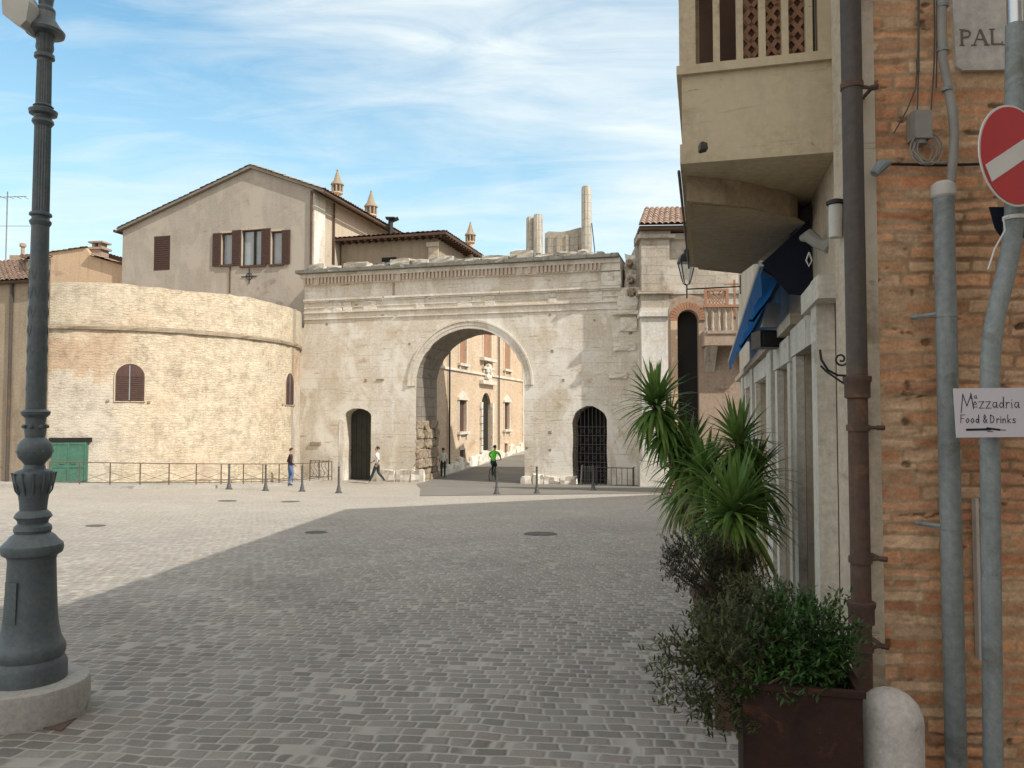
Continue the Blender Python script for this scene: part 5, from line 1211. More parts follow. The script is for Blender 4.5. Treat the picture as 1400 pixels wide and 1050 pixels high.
def pipes():
    # brown rainwater pipe at the corner
    Y = 3.46; X = at(1172, 525, Y).x
    t = thing('rainwater_pipe', 'thick brown rainwater downpipe at the corner of the brick building', 'drainpipe', (X, Y, -.4))
    zj = at(1180, 525, Y).z
    mb = MB(); mb.tube([(X, Y, zj), (X, Y, 5.8)], .045, 20); mb.build('upper_pipe', 'darkpipe', t)
    mb = MB(); mb.tube([(X, Y, -.5), (X, Y, zj)], .043, 20); mb.build('lower_pipe', 'rustpipe', t)
    for py in (530, 838):
        z = at(1180, py, Y).z; mb = MB(); mb.lathe([(.044, -.05), (.055, -.045), (.055, .02), (.061, .03), (.061, .05), (.044, .052)], (X, Y, z), 20); mb.build('collar', 'rustpipe', t)
    for py in (118, 585, 765, 885):
        z = at(1180, py, Y).z; mb = MB(); mb.lathe([(.05, -.014), (.05, .014)], (X, Y, z), 20); mb.tube([(X + .04, Y, z), (X + .10, Y + .02, z), (X + .11, Y + .14, z)], .009, 6); mb.tube([(X + .095, Y + .02, z), (X + .12, Y + .0, z)], .013, 6); mb.build('bracket', 'rustpipe', t)
    # galvanised riser with pale conduit
    Y = 3.44; a = at(1297, 262, Y); b = at(1304, 900, Y)
    t = thing('galvanised_riser', 'grey galvanised cable pipe strapped to the brick wall with a white cap', 'pipe', (b.x, Y, -.3))
    mb = MB(); mb.tube([(b.x, Y, -.4), (b.x, Y, a.z)], .044, 20); mb.build('pipe', 'galv', t)
    mb = MB(); mb.lathe([(.046, -.03), (.052, -.02), (.05, .03), (.03, .045)], (b.x, Y, a.z), 20); mb.build('cap', 'offwhite', t)
    P = [(1300, 250), (1303, 215), (1305, 180), (1302, 150), (1295, 110), (1289, 80), (1288, 40), (1288, -60)]
    mb = MB(); pp = [at(x, y, Y + .03) for x, y in P]; sm = []
    for i in range(len(pp) - 1):
        for q in range(4): sm.append(pp[i].lerp(pp[i + 1], q / 4))
    mb.tube(sm + [pp[-1]], .020, 12); mb.build('conduit', 'conduit', t)
    for py in (8, 68, 122):
        mb = MB(); c = at(1289 + (6 if py > 100 else 0), py, Y + .03); mb.lathe([(.025, -.008), (.025, .008)], (c.x, c.y, c.z), 12); mb.build('strap', 'galv', t)
    for py in (430, 720): mb = MB(); c = at(1303, py, Y); mb.lathe([(.047, -.012), (.047, .012)], (b.x, Y, c.z), 16); mb.tube([(b.x - .09, Y + .12, c.z), (b.x - .04, Y, c.z)], .012, 6); mb.build('strap', 'galv', t)
    # black cables running beside the conduit and box with coil
    t = thing('junction_box', 'small grey electrical box with a coil of loose cable on the brick wall', 'junction box', at(1262, 200, 3.5))
    c0 = at(1251, 150, 3.5); c1 = at(1275, 188, 3.5)
    mb = MB(); mb.box((c0.x, 3.50, c1.z), (c1.x, 3.578, c0.z)); mb.lathe([(.03, -.02), (.03, .0)], ((c0.x + c1.x) / 2, 3.54, c1.z), 12); mb.build('box', 'conduit', t)
    cc_ = at(1268, 203, 3.5); mb = MB()
    for q in range(5):
        r = .045 + .012 * q % .03; ox, oz = random.uniform(-.02, .02), random.uniform(-.01, .01)
        mb.tube([(cc_.x + ox + r * math.cos(a_ * .45), 3.53 - .004 * q, cc_.z + oz + r * 1.1 * math.sin(a_ * .45)) for a_ in range(15)], .0035, 5)
    mb.tube([at(1255, 190, 3.52), at(1248, 205, 3.52), at(1262, 222, 3.5), at(1296, 222, 3.5), at(1300, 226, 3.5)], .004, 5)
    mb.build('cable_coil', 'conduit', t)
    mb = MB()
    for i, P in enumerate(([(1255, -60), (1255, 60), (1254, 92), (1252, 120), (1240, 150), (1222, 182)], [(1257, -60), (1256, 95), (1254, 150)], [(1276, -60), (1278, 40), (1277, 90), (1273, 150)], [(1281, -60), (1281, 60), (1280, 120)])):
        mb.tube([at(x, y, 3.55) for x, y in P], .0035, 5)
    z = at(1255, 90, 3.55); mb.lathe([(.008, -.03), (.008, .03)], (z.x, z.y, z.z), 8)
    mb.build('hanging_cable', 'cover', t)
    mb = MB(); z = at(1250, 226, 3.54)
    s0 = at(1205, 224, 3.55); s1 = at(1345, 224, 3.55); mb.tube([s0, at(1290, 226, 3.55), s1], .007, 6); tag(mb.build('wall_cable', 'black'), 'black horizontal cable run across the brick wall under the cable coil', 'cable')
    # grey cable fitting by the brown pipe
    c = at(1206, 228, 3.5); mb = MB(); mb.tube([at(1195, 238, 3.5), at(1205, 226, 3.5), at(1216, 222, 3.52)], [.02, .028, .014], 10); tag(mb.build('cable_clamp', 'galv'), 'small grey cable clamp beside the brown drainpipe', 'clamp')
    # thin earth strip
    mb = MB(); p0 = at(1341, 683, 3.5); p1 = at(1346, 905, 3.5); mb.box((p0.x - .006, 3.53, p1.z), (p0.x + .008, 3.56, p0.z)); tag(mb.build('trunking_strip', 'offwhite'), 'thin pale vertical trunking strip between the two grey pipes', 'trunking')
pipes()

def signpole():
    Y = 3.2
    t = thing('sign_pole', 'bent grey galvanised sign pole leaning in front of the brick wall', 'pole', at(1355, 1050, Y))
    P = [(1388, 34), (1387, 150), (1387, 290), (1384, 330), (1376, 370), (1366, 410), (1358, 450), (1354, 490), (1353, 560), (1356, 1060)]
    pp = [at(x, y, Y) for x, y in P]; pp[-1].z = gz(1.9, 3.2) - .1
    sm = []
    for i in range(len(pp) - 1):
        for q in range(4): sm.append(pp[i].lerp(pp[i + 1], q / 4))
    mb = MB(); mb.tube(sm + [pp[-1]], .037, 18); mb.build('pole', 'galv', t)
    mb = MB(); c = at(1388, 34, Y); mb.tube([(c.x, c.y, c.z), (c.x, c.y, c.z + .9)], .031, 16); mb.build('upper_tube', 'chrome', t)
    # no-entry sign
    c = at(1386, 213, Y - .145)
    sg = thing('no_entry_sign', 'round red no entry sign with a tilted white bar on the bent pole', 'road sign', c)
    nrm = Vector((.39, -.92, .0)).normalized(); ex = Vector((0, 0, 1)).cross(nrm).normalized(); ex = -ex if ex.x < 0 else ex; ez = Vector((0, 0, 1))
    tl = R_(30); e1 = ex * math.cos(tl) + ez * math.sin(tl); e2 = -ex * math.sin(tl) + ez * math.cos(tl)
    def fn(u, v, w_): return c + e1 * u + e2 * v + nrm * w_
    def disc(mb, r, a, b, n=48): mb.prism([(r * math.cos(2 * math.pi * i / n), r * math.sin(2 * math.pi * i / n)) for i in range(n)], a, b, fn)
    R0 = .206
    mb = MB(); disc(mb, R0, -.004, 0); mb.build('rim', 'white', sg)
    mb = MB(); disc(mb, R0 - .009, .0005, .003); mb.build('red_face', 'red', sg)
    mb = MB(); mb.prism([(-.184, -.036), (.184, -.036), (.184, .036), (-.184, .036)], .0035, .006, fn); mb.build('white_bar', 'white', sg)
    mb = MB(); mb.lathe([(.045, -.02), (.045, .02)], (pp[1].x, Y, c.z + .06), 16); mb.lathe([(.045, -.02), (.045, .02)], (pp[1].x, Y, c.z - .1), 16); mb.build('clamp', 'galv', sg)
    # dark back plate below
    mb = MB(); q = [(1352, 283), (1400, 283), (1400, 325), (1376, 335), (1360, 312)]; q = [at(x, y, Y + .06) for x, y in q]
    mb.prism([(p.x, p.z) for p in q], Y + .058, Y + .062, lambda u, v, w_: Vector((u, w_, v))); tag(mb.build('hanging_sign', 'navy'), 'dark back of a small sign plate hanging below the no entry sign', 'sign back')
    mb = MB(); mb.lathe([(.042, -.008), (.042, .008)], (at(1386, 298, Y).x, Y, at(1386, 298, Y).z), 14); mb.tube([at(1380, 296, Y - .04), at(1372, 300, Y - .05), at(1374, 315, Y - .05), at(1360, 340, Y - .06), at(1351, 368, Y - .06)], .0035, 6)
    tag(mb.build('cable_tie', 'white'), 'white plastic tie with a dangling end around the bent pole', 'cable tie')
    # handwritten board
    Yb = 3.12; a = at(1303.5, 531, Yb); b = at(1312, 599, Yb)
    t = thing('bar_board', 'small white hand-lettered food and drinks board with an arrow on the grey pipes', 'sign board', (a.x, Yb, b.z))
    e = Vector((1, -.06, 0)).normalized()
    def bf(u, v, w_): return Vector((a.x, Yb, b.z)) + e * u + Vector((0, 0, v)) + Vector((e.y, -e.x, 0)) * w_
    Hh = a.z - b.z
    mb = MB(); mb.prism([(.008, .002), (.34, .006), (.338, Hh + .003), (0, Hh)], -.004, 0, bf); mb.build('panel', 'paper', t)
    mb = MB()
    def stroke(pts, w_=.0028):
        for (u0, v0), (u1, v1) in zip(pts, pts[1:]):
            d = Vector((u1 - u0, v1 - v0))
            if d.length < 1e-6: continue
            d = d.normalized() * w_ / 2; ex_ = d
            mb.prism([(u0 - d.y - ex_.x, v0 + d.x - ex_.y), (u0 + d.y - ex_.x, v0 - d.x - ex_.y), (u1 + d.y + ex_.x, v1 - d.x + ex_.y), (u1 - d.y + ex_.x, v1 + d.x + ex_.y)], .0004, .0012, bf)
    G = {'M': [[(0, -.25), (.15, 1), (.45, .2), (.8, 1), (.95, 0)]], 'e': [[(.05, .3), (.45, .36), (.3, .58), (.08, .4), (.12, .08), (.5, .1)]],
         'z': [[(0, .55), (.5, .58), (.05, -.02), (.55, 0)]], 'a': [[(.45, .5), (.15, .5), (.03, .22), (.2, .02), (.42, .25), (.46, .5), (.46, .05), (.58, .02)]],
         'd': [[(.42, .35), (.2, .5), (.03, .22), (.2, .02), (.42, .2), (.46, 1), (.48, 0)]], 'r': [[(.05, .52), (.08, 0)], [(.08, .34), (.25, .52), (.4, .46)]],
         'i': [[(.1, .5), (.12, 0)], [(.1, .7), (.12, .74)]], 'F': [[(0, 0), (.02, 1), (.5, 1)], [(.02, .55), (.4, .55)]],
         'o': [[(.25, .55), (.03, .3), (.2, 0), (.45, .2), (.4, .48), (.25, .55)]], '&': [[(.6, 0), (.12, .75), (.28, 1), (.42, .75), (.05, .25), (.25, 0), (.58, .4)]],
         'D': [[(.05, 0), (.05, 1), (.45, .8), (.55, .4), (.35, .05), (.05, 0)]], 'n': [[(.05, .5), (.05, 0)], [(.05, .35), (.3, .52), (.42, .3), (.44, 0)]],
         'k': [[(.05, 1), (.05, 0)], [(.42, .5), (.07, .25), (.45, 0)]], 's': [[(.42, .48), (.15, .52), (.08, .35), (.4, .2), (.35, .02), (.03, .04)]], 'L': [[(.05, 1), (.02, 0), (.45, .02)]]}
    def write(txt, x, y, h, adv, w_=.0026):
        for ch in txt:
            if ch == ' ': x += adv * .5; continue
            for st in G[ch]: stroke([(x + u * h * .85, y + v * h) for u, v in st], w_)
            x += adv * (1.25 if ch in 'MD' else .5 if ch == 'i' else .75 if ch == 'r' else 1)
    write('M', .028, .118, .06, .04, .003); write('ezzadria', .072, .122, .045, .0262); write('La', .066, .160, .024, .014, .0018)
    write('Food & Drinks', .026, .062, .032, .0192, .0028)
    stroke([(.05, .034), (.14, .036)], .009); stroke([(.13, .040), (.175, .034)], .008); stroke([(.17, .034), (.2, .033)], .003); stroke([(.13, .028), (.15, .026)], .003)
    mb.build('lettering', 'ink', t)
    mb = MB(); mb.lathe([(.006, 0), (.006, .001)], (0, 0, 0), 8)
signpole()

def shopfront():
    # awning
    n0 = at(1041, 360, 5.0); n1 = at(997, 494, 12.0)
    d = (n1 - n0); b0 = N.p(-.02, (n0 - N.o).dot(N.d), n0.z + .27); b1 = N.p(-.02, (n1 - N.o).dot(N.d), n1.z + .33)
    t = thing('shop_awning', 'long blue fabric awning with pale front bar above the shop doors', 'awning', (n0.x, n0.y, n0.z))
    mb = MB(); nn = 20; vs = []
    for i in range(nn + 1):
        s = i / nn
        for j in range(5):
            q = j / 4; p = n0.lerp(n1, s).lerp(b0.lerp(b1, s), q); p.z -= .04 * math.sin(q * math.pi); vs.append(p)
    mb.add(vs, [(i * 5 + j, i * 5 + j + 1, i * 5 + j + 6, i * 5 + j + 5) for i in range(nn) for j in range(4)], smooth=True); mb.build('canopy', 'awning', t)
    mb = MB(); vs = []
    for i in range(41):
        s = i / 40; p = n0.lerp(n1, s); w_ = .012 * math.sin(i * 1.3); vs += [p + Vector((-.01, 0, -.01)), p + Vector((w_ + .0, 0, -.17 - .015 * (i % 2)))]
    mb.add(vs, [(2 * i, 2 * i + 1, 2 * i + 3, 2 * i + 2) for i in range(40)], smooth=True); mb.build('valance', 'awning', t)
    mb = MB(); mb.tube([n0, n1], .022, 8); mb.build('front_bar', 'offwhite', t)
    mb = MB(); mb.tube([b0 + Vector((0, 0, .03)), b1 + Vector((0, 0, .03))], .06, 10); mb.build('cassette', 'black', t)
    for s in (.02, .35, .7):
        mb = MB(); a = n0.lerp(n1, s); b = b0.lerp(b1, s + .06); m = a.lerp(b, .5) + Vector((0, .15, -.13)); mb.tube([a, m, b], .014, 6); mb.build('arm', 'black', t)
    # dark side flap at the near end
    mb = MB(); mb.add([n0 + Vector((.0, -.003, .0)), b0 + Vector((0, -.003, 0)), b0 + Vector((.03, .02, -.5)), n0 + Vector((.18, .02, -.2))], [(0, 1, 2, 3)]); mb.build('side_flap', 'navy', t)
    # bundled pale cloth
    c = at(1120, 330, 4.35); mb = MB(); P = [at(1096, 326, 4.5), at(1106, 322, 4.45), at(1118, 332, 4.4), at(1132, 336, 4.35), at(1140, 328, 4.3)]
    mb.tube(P, [.02, .04, .035, .045, .02], 10); tag(mb.build('cloth_bundle', 'conduit'), 'rolled grey cloth bundle tied under the balcony beside the awning', 'cloth')
    mb = MB(); q = [at(1106, 345, 4.35), at(1102, 356, 4.35), at(1106, 364, 4.35), at(1110, 356, 4.35), at(1106, 345, 4.35)]; mb.tube(q, .005, 5); tag(mb.build('rope_loop', 'offwhite'), 'small loop of white cord hanging beneath the cloth bundle', 'cord')
    # white spotlight
    t = thing('wall_spotlight', 'white cylindrical wall spotlight tucked between balcony and brown pipe', 'spotlight', at(1148, 320, 3.9))
    c = at(1143, 300, 3.74); mb = MB(); mb.tube([c + Vector((0, 0, .07)), c + Vector((-.005, 0, -.09))], [.034, .03], 14); mb.build('body', 'offwhite', t)
    mb = MB(); mb.lathe([(.02, .07), (.045, .075), (.045, .09), (.02, .10)], (c.x, c.y, c.z), 14); mb.tube([c + Vector((0, 0, .08)), c + Vector((.1, .02, .09))], .01, 6); mb.build('mount', 'black', t)
    # dark wall box under awning
    t = thing('wall_heater', 'black box lamp fixed on the shop wall below the awning', 'lamp', at(1045, 478, 7)); a = at(1028, 450, 6.6); b = at(1063, 479, 6.6)
    mb = MB(); mb.box((a.x + .04, 6.5, b.z + .02), (b.x + .12, 6.75, a.z - .02)); mb.box((a.x + .06, 6.47, b.z + .04), (b.x + .1, 6.499, a.z - .04)); mb.build('housing', 'black', t)
    mb = MB(); mb.prism([(0, 0), (.12, .0), (.16, .2), (.05, .2)], 6.45, 6.495, lambda u, v, w_: Vector((a.x + .04 + u, w_, a.z + .003 + v))); mb.build('reflector', 'offwhite', t)
    # iron scroll bracket
    t = thing('scroll_bracket', 'black wrought iron scroll bracket on the shop pilaster beside the brown pipe', 'bracket', at(1140, 500, 3.8))
    mb = MB(); mb.tube([at(x, y, 3.70) for x, y in ((1121, 478), (1123, 492), (1132, 506), (1145, 513), (1162, 514))], .006, 6); mb.tube([at(x, y, 3.69) for x, y in ((1122, 500), (1130, 508), (1150, 522), (1165, 530))], .005, 6)
    cx, cy = 1150, 491; mb.tube([at(cx + r * math.cos(a_), cy + r * math.sin(a_), 3.69) for a_, r in [(i * .5, 10 - i * .45) for i in range(18)]], .005, 6); mb.build('scroll', 'iron', t)
    mb = MB(); c = at(1163, 512, 3.7); mb.lathe([(.018, -.03), (.022, 0), (.018, .03)], (c.x, c.y - .02, c.z), 12); mb.build('tag', 'white', t)
    # wall lantern on its arm at the far end of the building
    Y = 14.3; t = thing('wall_lantern', 'black iron wall lantern on a thin horizontal arm beyond the balcony', 'lantern', at(939, 390, Y))
    c = at(939, 394, Y); cap = at(939, 358, Y).z; top = at(939, 338, Y).z; s = 15 / 1050 * Y
    mb = MB(); mb.tube([(c.x, Y, c.z - .02), at(1012, 388, Y) + Vector((.1, .3, 0))], .014, 6); mb.tube([(c.x, Y, at(939, 408, Y).z), (c.x, Y, c.z + .06)], .014, 6)
    mb.tube([at(1012, 376, Y), at(1012, 402, Y)], .01, 5); mb.build('arm', 'iron', t)
    mb = MB(); zb = at(939, 384, Y).z
    for q in range(4):
        a_ = q * math.pi / 2 + math.pi / 4; mb.tube([(c.x + .09 * math.cos(a_), Y + .09 * math.sin(a_), zb), (c.x + .19 * math.cos(a_), Y + .19 * math.sin(a_), cap)], .012, 5); mb.tube([(c.x, Y, c.z + .05), (c.x + .07 * math.cos(a_), Y + .07 * math.sin(a_), zb - .05), (c.x + .09 * math.cos(a_), Y + .09 * math.sin(a_), zb)], .01, 5)
    mb.build('cage', 'iron', t)
    mb = MB(); mb.lathe([(.085, zb), (.18, cap)], (c.x, Y, 0), 4, cap=False, phase=math.pi / 4); mb.build('glass', 'lglass', t)
    mb = MB(); h = top - cap; mb.lathe([(.21, cap - .02), (.21, cap + .02), (.15, cap + h * .45), (.06, cap + h * .6), (.06, cap + h * .8), (.03, cap + h * .85), (.02, cap + h)], (c.x, Y, 0), 4, phase=math.pi / 4); mb.build('hood', 'iron', t)
shopfront()

# ------------------------------------------------------------------ street lamp
def street_lamp():
    Y = 4.75; cx = at(47, 640, Y).x; K = Y / 1050 / 1.17
    t = thing('street_lamp', 'ornate dark green cast iron lamp post on a round stone plinth at the left', 'street lamp', (cx, Y, gz(cx, Y)))
    g = gz(cx, Y)
    def prof(L): return [(hw * K, at(50, py, Y).z) for py, hw in L]
    base = [(943, 53), (930, 53), (908, 53), (903, 51), (898, 47.5), (893, 50), (884, 50), (879, 47), (872, 43), (855, 39), (835, 37), (800, 35), (765, 33.5), (760, 35), (756, 42), (750, 44), (744, 43), (738, 36), (733, 32), (728, 25)]
    mid = [(728, 24.9), (724, 27), (719, 26), (715, 21), (711, 22), (706, 27), (701, 24), (697, 19), (685, 20), (668, 23), (658, 28), (650, 29), (644, 26), (641, 16), (635, 14), (630, 18), (625, 23), (617, 25.5), (608, 24), (602, 19), (598, 14), (588, 15.5), (578, 14), (571, 15), (567, 20), (563, 21), (559, 14)]
    mb = MB(); mb.lathe(prof(base), (cx, Y, 0), 40); mb.build('base', 'lamp', t)
    mb = MB(); mb.lathe(prof(mid), (cx, Y, 0), 32, .0); mb.build('baluster_shaft', 'lamp', t)
    mb = MB()
    for q in range(8):
        a = q * math.pi / 4 + .2; z = at(50, 583, Y).z; r = 17 * K; mb.lathe([(.004, -.012), (.012, -.008), (.013, .004), (.004, .012)], (cx + r * math.cos(a), Y + r * math.sin(a), z), 8)
    for q in range(12):
        a = q * math.pi / 6; z0 = at(50, 670, Y).z; z1 = at(50, 646, Y).z; mb.tube([(cx + 21 * K * math.cos(a), Y + 21 * K * math.sin(a), z0 - .03), (cx + 25 * K * math.cos(a), Y + 25 * K * math.sin(a), z0), (cx + 30 * K * math.cos(a), Y + 30 * K * math.sin(a), z1), (cx + 32 * K * math.cos(a), Y + 32 * K * math.sin(a), z1 + .0)], [.002, .006, .007, .002], 6)
        z0 = at(50, 628, Y).z; z1 = at(50, 606, Y).z; mb.tube([(cx + 17 * K * math.cos(a), Y + 17 * K * math.sin(a), z0), (cx + 25 * K * math.cos(a), Y + 25 * K * math.sin(a), (z0 + z1) / 2), (cx + 20 * K * math.cos(a), Y + 20 * K * math.sin(a), z1)], [.002, .006, .002], 6)
    mb.build('leaf_ornament', 'lamp', t)
    mb = MB(); mb.lathe(prof([(559, 14.6), (500, 14.4), (440, 14), (308, 12.8)]), (cx, Y, 0), 36, 0)
    mb.lathe(prof([(292, 12.6), (172, 12.0)]), (cx, Y, 0), 40, .09); mb.lathe(prof([(145, 11.4), (84, 10.8)]), (cx, Y, 0), 40, .09); mb.build('shaft', 'lamp', t)
    # cast foliage relief on the lower shaft
    mb = MB(); random.seed(11)
    for band in range(7):
        z = at(50, 540 - band * 26, Y).z
        for q in range(8):
            a = q * math.pi / 4 + (band % 2) * math.pi / 8; r = 14.2 * K
            for sg in (-1, 1):
                mb.tube([(cx + r * math.cos(a), Y + r * math.sin(a), z), (cx + (r + .0012) * math.cos(a + sg * .2), Y + (r + .0012) * math.sin(a + sg * .2), z + .04), (cx + r * math.cos(a + sg * .28), Y + r * math.sin(a + sg * .28), z + .075)], [.0006, .0016, .0006], 5)
    mb.build('relief_ornament', 'lamp', t)
    for L in ([(310, 12.6), (306, 15.5), (303, 16), (300, 12.8), (297, 12.8), (295, 16.5), (292, 16), (290, 12)], [(173, 12), (168, 16), (165, 15.5), (162, 12.5), (159, 13), (157, 20), (152, 21), (150, 14), (148, 13), (146, 15), (143, 11)], [(86, 10.7), (82, 11), (80, 15), (75, 14.5), (73, 10.5)]):
        mb = MB(); mb.lathe(prof(L), (cx, Y, 0), 32); mb.build('ring_moulding', 'lamp', t)
    mb = MB(); mb.lathe(prof([(73, 10.4), (66, 13.5), (58, 12.5), (52, 14.5), (49, 15)]), (cx, Y, 0), 32, .06); mb.build('capital', 'lamp', t)
    mb = MB(); mb.lathe(prof([(48.9, 14), (47, 28), (43, 29), (36, 22), (28, 16), (22, 12), (17, 14.5), (13, 14), (9, 10), (2, 11), (-8, 13), (-16, 9), (-60, 8.5), (-170, 8)]), (cx, Y, 0), 32); mb.build('bell_cap', 'lamp', t)
    # oval inspection hatch
    z0, z1 = at(20, 845, Y).z, at(20, 790, Y).z; mb = MB(); a0 = R_(-106); vs = []
    for j in range(2):
        for i in range(9):
            a = a0 + R_(-17 + 34 * i / 8)
            for r in (36 * K + .003, 36 * K + .009): vs.append((cx + (r + (.006 if j == 0 else 0)) * math.cos(a), Y + (r + (.006 if j == 0 else 0)) * math.sin(a), (z0, z1)[j]))
    fs = [(2 * i + 1, 2 * i + 3, 18 + 2 * i + 3, 18 + 2 * i + 1) for i in range(8)] + [(2 * i, 2 * i + 1, 2 * i + 3, 2 * i + 2) for i in range(8)] + [(18 + 2 * i, 18 + 2 * i + 2, 18 + 2 * i + 3, 18 + 2 * i + 1) for i in range(8)] + [(0, 18, 19, 1), (16, 17, 35, 34)]
    mb.add(vs, fs); mb.build('hatch', 'lamp', t)
    mb = MB(); zt = at(47, 943, Y - .18).z; R = 86 * K
    mb.lathe([(R, g - .1), (R, zt - .045), (R - .012, zt - .008), (R - .03, zt)], (cx, Y, 0), 48); tag(mb.build('lamp_plinth', 'plinth'), 'round pale stone plinth under the iron lamp post', 'plinth')
    # floodlight on the post
    f = thing('floodlight', 'weathered white box floodlight clamped near the top of the lamp post', 'floodlight', at(28, 20, Y - .05))
    c = at(30, 14, Y - .1); mb = MB(); q = [(10, -6), (34, -14), (48, 8), (44, 34), (36, 42), (12, 26)]
    mb.prism([(p.x, p.z) for p in (at(x, y, Y - .1) for x, y in q)], Y - .16, Y - .02, lambda u, v, w_: Vector((u, w_, v))); mb.build('housing', 'offwhite', f)
    mb = MB(); mb.tube([at(44, 20, Y - .02), at(62, 22, Y)], .02, 8); mb.lathe([(.055, -.02), (.055, .02)], (cx, Y, at(50, 22, Y).z), 16); mb.build('clamp', 'galv', f)
street_lamp()

# ------------------------------------------------------------------ bollards
def bollards():
    t = thing('iron_bollard', 'x', 'bollard', (0, 0, 0), 'slim iron bollards across the square before the arch')
    mb = MB(); mb.lathe([(.11, 0), (.11, .05), (.085, .09), (.075, .2), (.05, .24), (.06, .27), (.045, .31), (.04, .55), (.036, .86), (.05, .88), (.05, .9), (.028, .93), (.045, .97), (.04, 1.01), (.01, 1.04)], (0, 0, 0), 14); mb.build('shaft', 'bollard_iron', t)
    mb = MB(); mb.lathe([(.14, 0.0), (.14, .03), (.112, .035)], (0, 0, 0), 14); mb.build('foot_ring', 'bollard_iron', t)
    spec = [(313, 669, 'leftmost slim iron bollard in front of the tower fence'), (363, 671, 'second slim iron bollard from the left, before the fence'), (413, 672, 'slim iron bollard just right of the man in jeans'),
            (463, 674, 'slim iron bollard in front of the green door, left of the woman'), (679, 676, 'slim iron bollard standing in front of the cyclist in green'), (734, 675, 'slim iron bollard right of the great archway pier'), (811, 671, 'rightmost slim iron bollard near the gated door and railing')]
    for i, (px, py, lab) in enumerate(spec):
        c = at(px, py, 1) - CAM
        Y = 20.0
        for _ in range(60): p = CAM + c * Y; Y += (p.z - gz(p.x, p.y)) / abs(c.z) * .7
        p = CAM + c * Y; p.z = gz(p.x, p.y)
        if i == 0: t.location = p; t['label'] = lab
        else: dup(t, p, 0, lab)
    Y = 2.9; X = at(1217, 1000, Y).x; g = gz(X, Y); zt = at(1217, 940, Y).z
    mb = MB(); r = .113; prof = [(r * 1.02, g - .1), (r * 1.01, g + .3), (r, zt - r)]
    for i in range(1, 9): a = i / 9 * math.pi / 2; prof.append((r * math.cos(a), zt - r + r * .98 * math.sin(a)))
    prof.append((.003, zt - .002)); mb.lathe(prof, (X, Y, 0), 32)
    rr = random.Random(2)
    for v_ in mb.v: v_.x += rr.uniform(-.0015, .0015); v_.y += rr.uniform(-.0015, .0015)
    tag(mb.build('stone_bollard', 'bollstone'), 'short round-topped pale stone bollard at the bottom right by the pipes', 'bollard')
bollards()

# ------------------------------------------------------------------ covers in the ground
def covers():
    def gp(px, py):
        c = at(px, py, 1) - CAM; Y = 10.0
        for _ in range(80): p = CAM + c * Y; Y += (p.z - gz(p.x, p.y)) / abs(c.z) * .6
        return CAM + c * Y
    for px, py, r, lab in ((739, 730, .33, 'round iron manhole cover in the shaded middle of the square'), (432, 728, .22, 'iron drain cover at the edge of the shadow'), (311, 685, .3, 'small iron cover in the sunlit paving near the fence'), (397, 686, .3, 'flat iron cover in the sunlit paving before the third bollard'), (131, 719, .2, 'small drain cover in the sun near the lamp post')):
        p = gp(px, py); mb = MB(); nrm = Vector((0, .0475, 1)).normalized()
        n = 24; vs = [];
        for rr, h in ((r, .006), (r * .9, .014), (r * .88, .008), (0.001, .010)):
            for i in range(n): a = 2 * math.pi * i / n; x, y = p.x + rr * math.cos(a), p.y + rr * math.sin(a); vs.append((x, y, gz(x, y) + h))
        mb.add(vs, [(j * n + i, j * n + (i + 1) % n, (j + 1) * n + (i + 1) % n, (j + 1) * n + i) for j in range(3) for i in range(n)]); tag(mb.build('drain_cover', 'cover'), lab, 'drain cover')
    q = [gp(x, y) for x, y in ((38, 994), (62, 978), (104, 983), (84, 1000))]; mb = MB(); mb.add([(p.x, p.y, p.z + .007) for p in q] + [(p.x, p.y, p.z - .01) for p in q], [(0, 3, 2, 1), (0, 1, 5, 4), (1, 2, 6, 5), (2, 3, 7, 6), (3, 0, 4, 7)])
    tag(mb.build('access_plate', 'rustplate'), 'rusty square access plate beside the lamp plinth', 'drain cover')
covers()

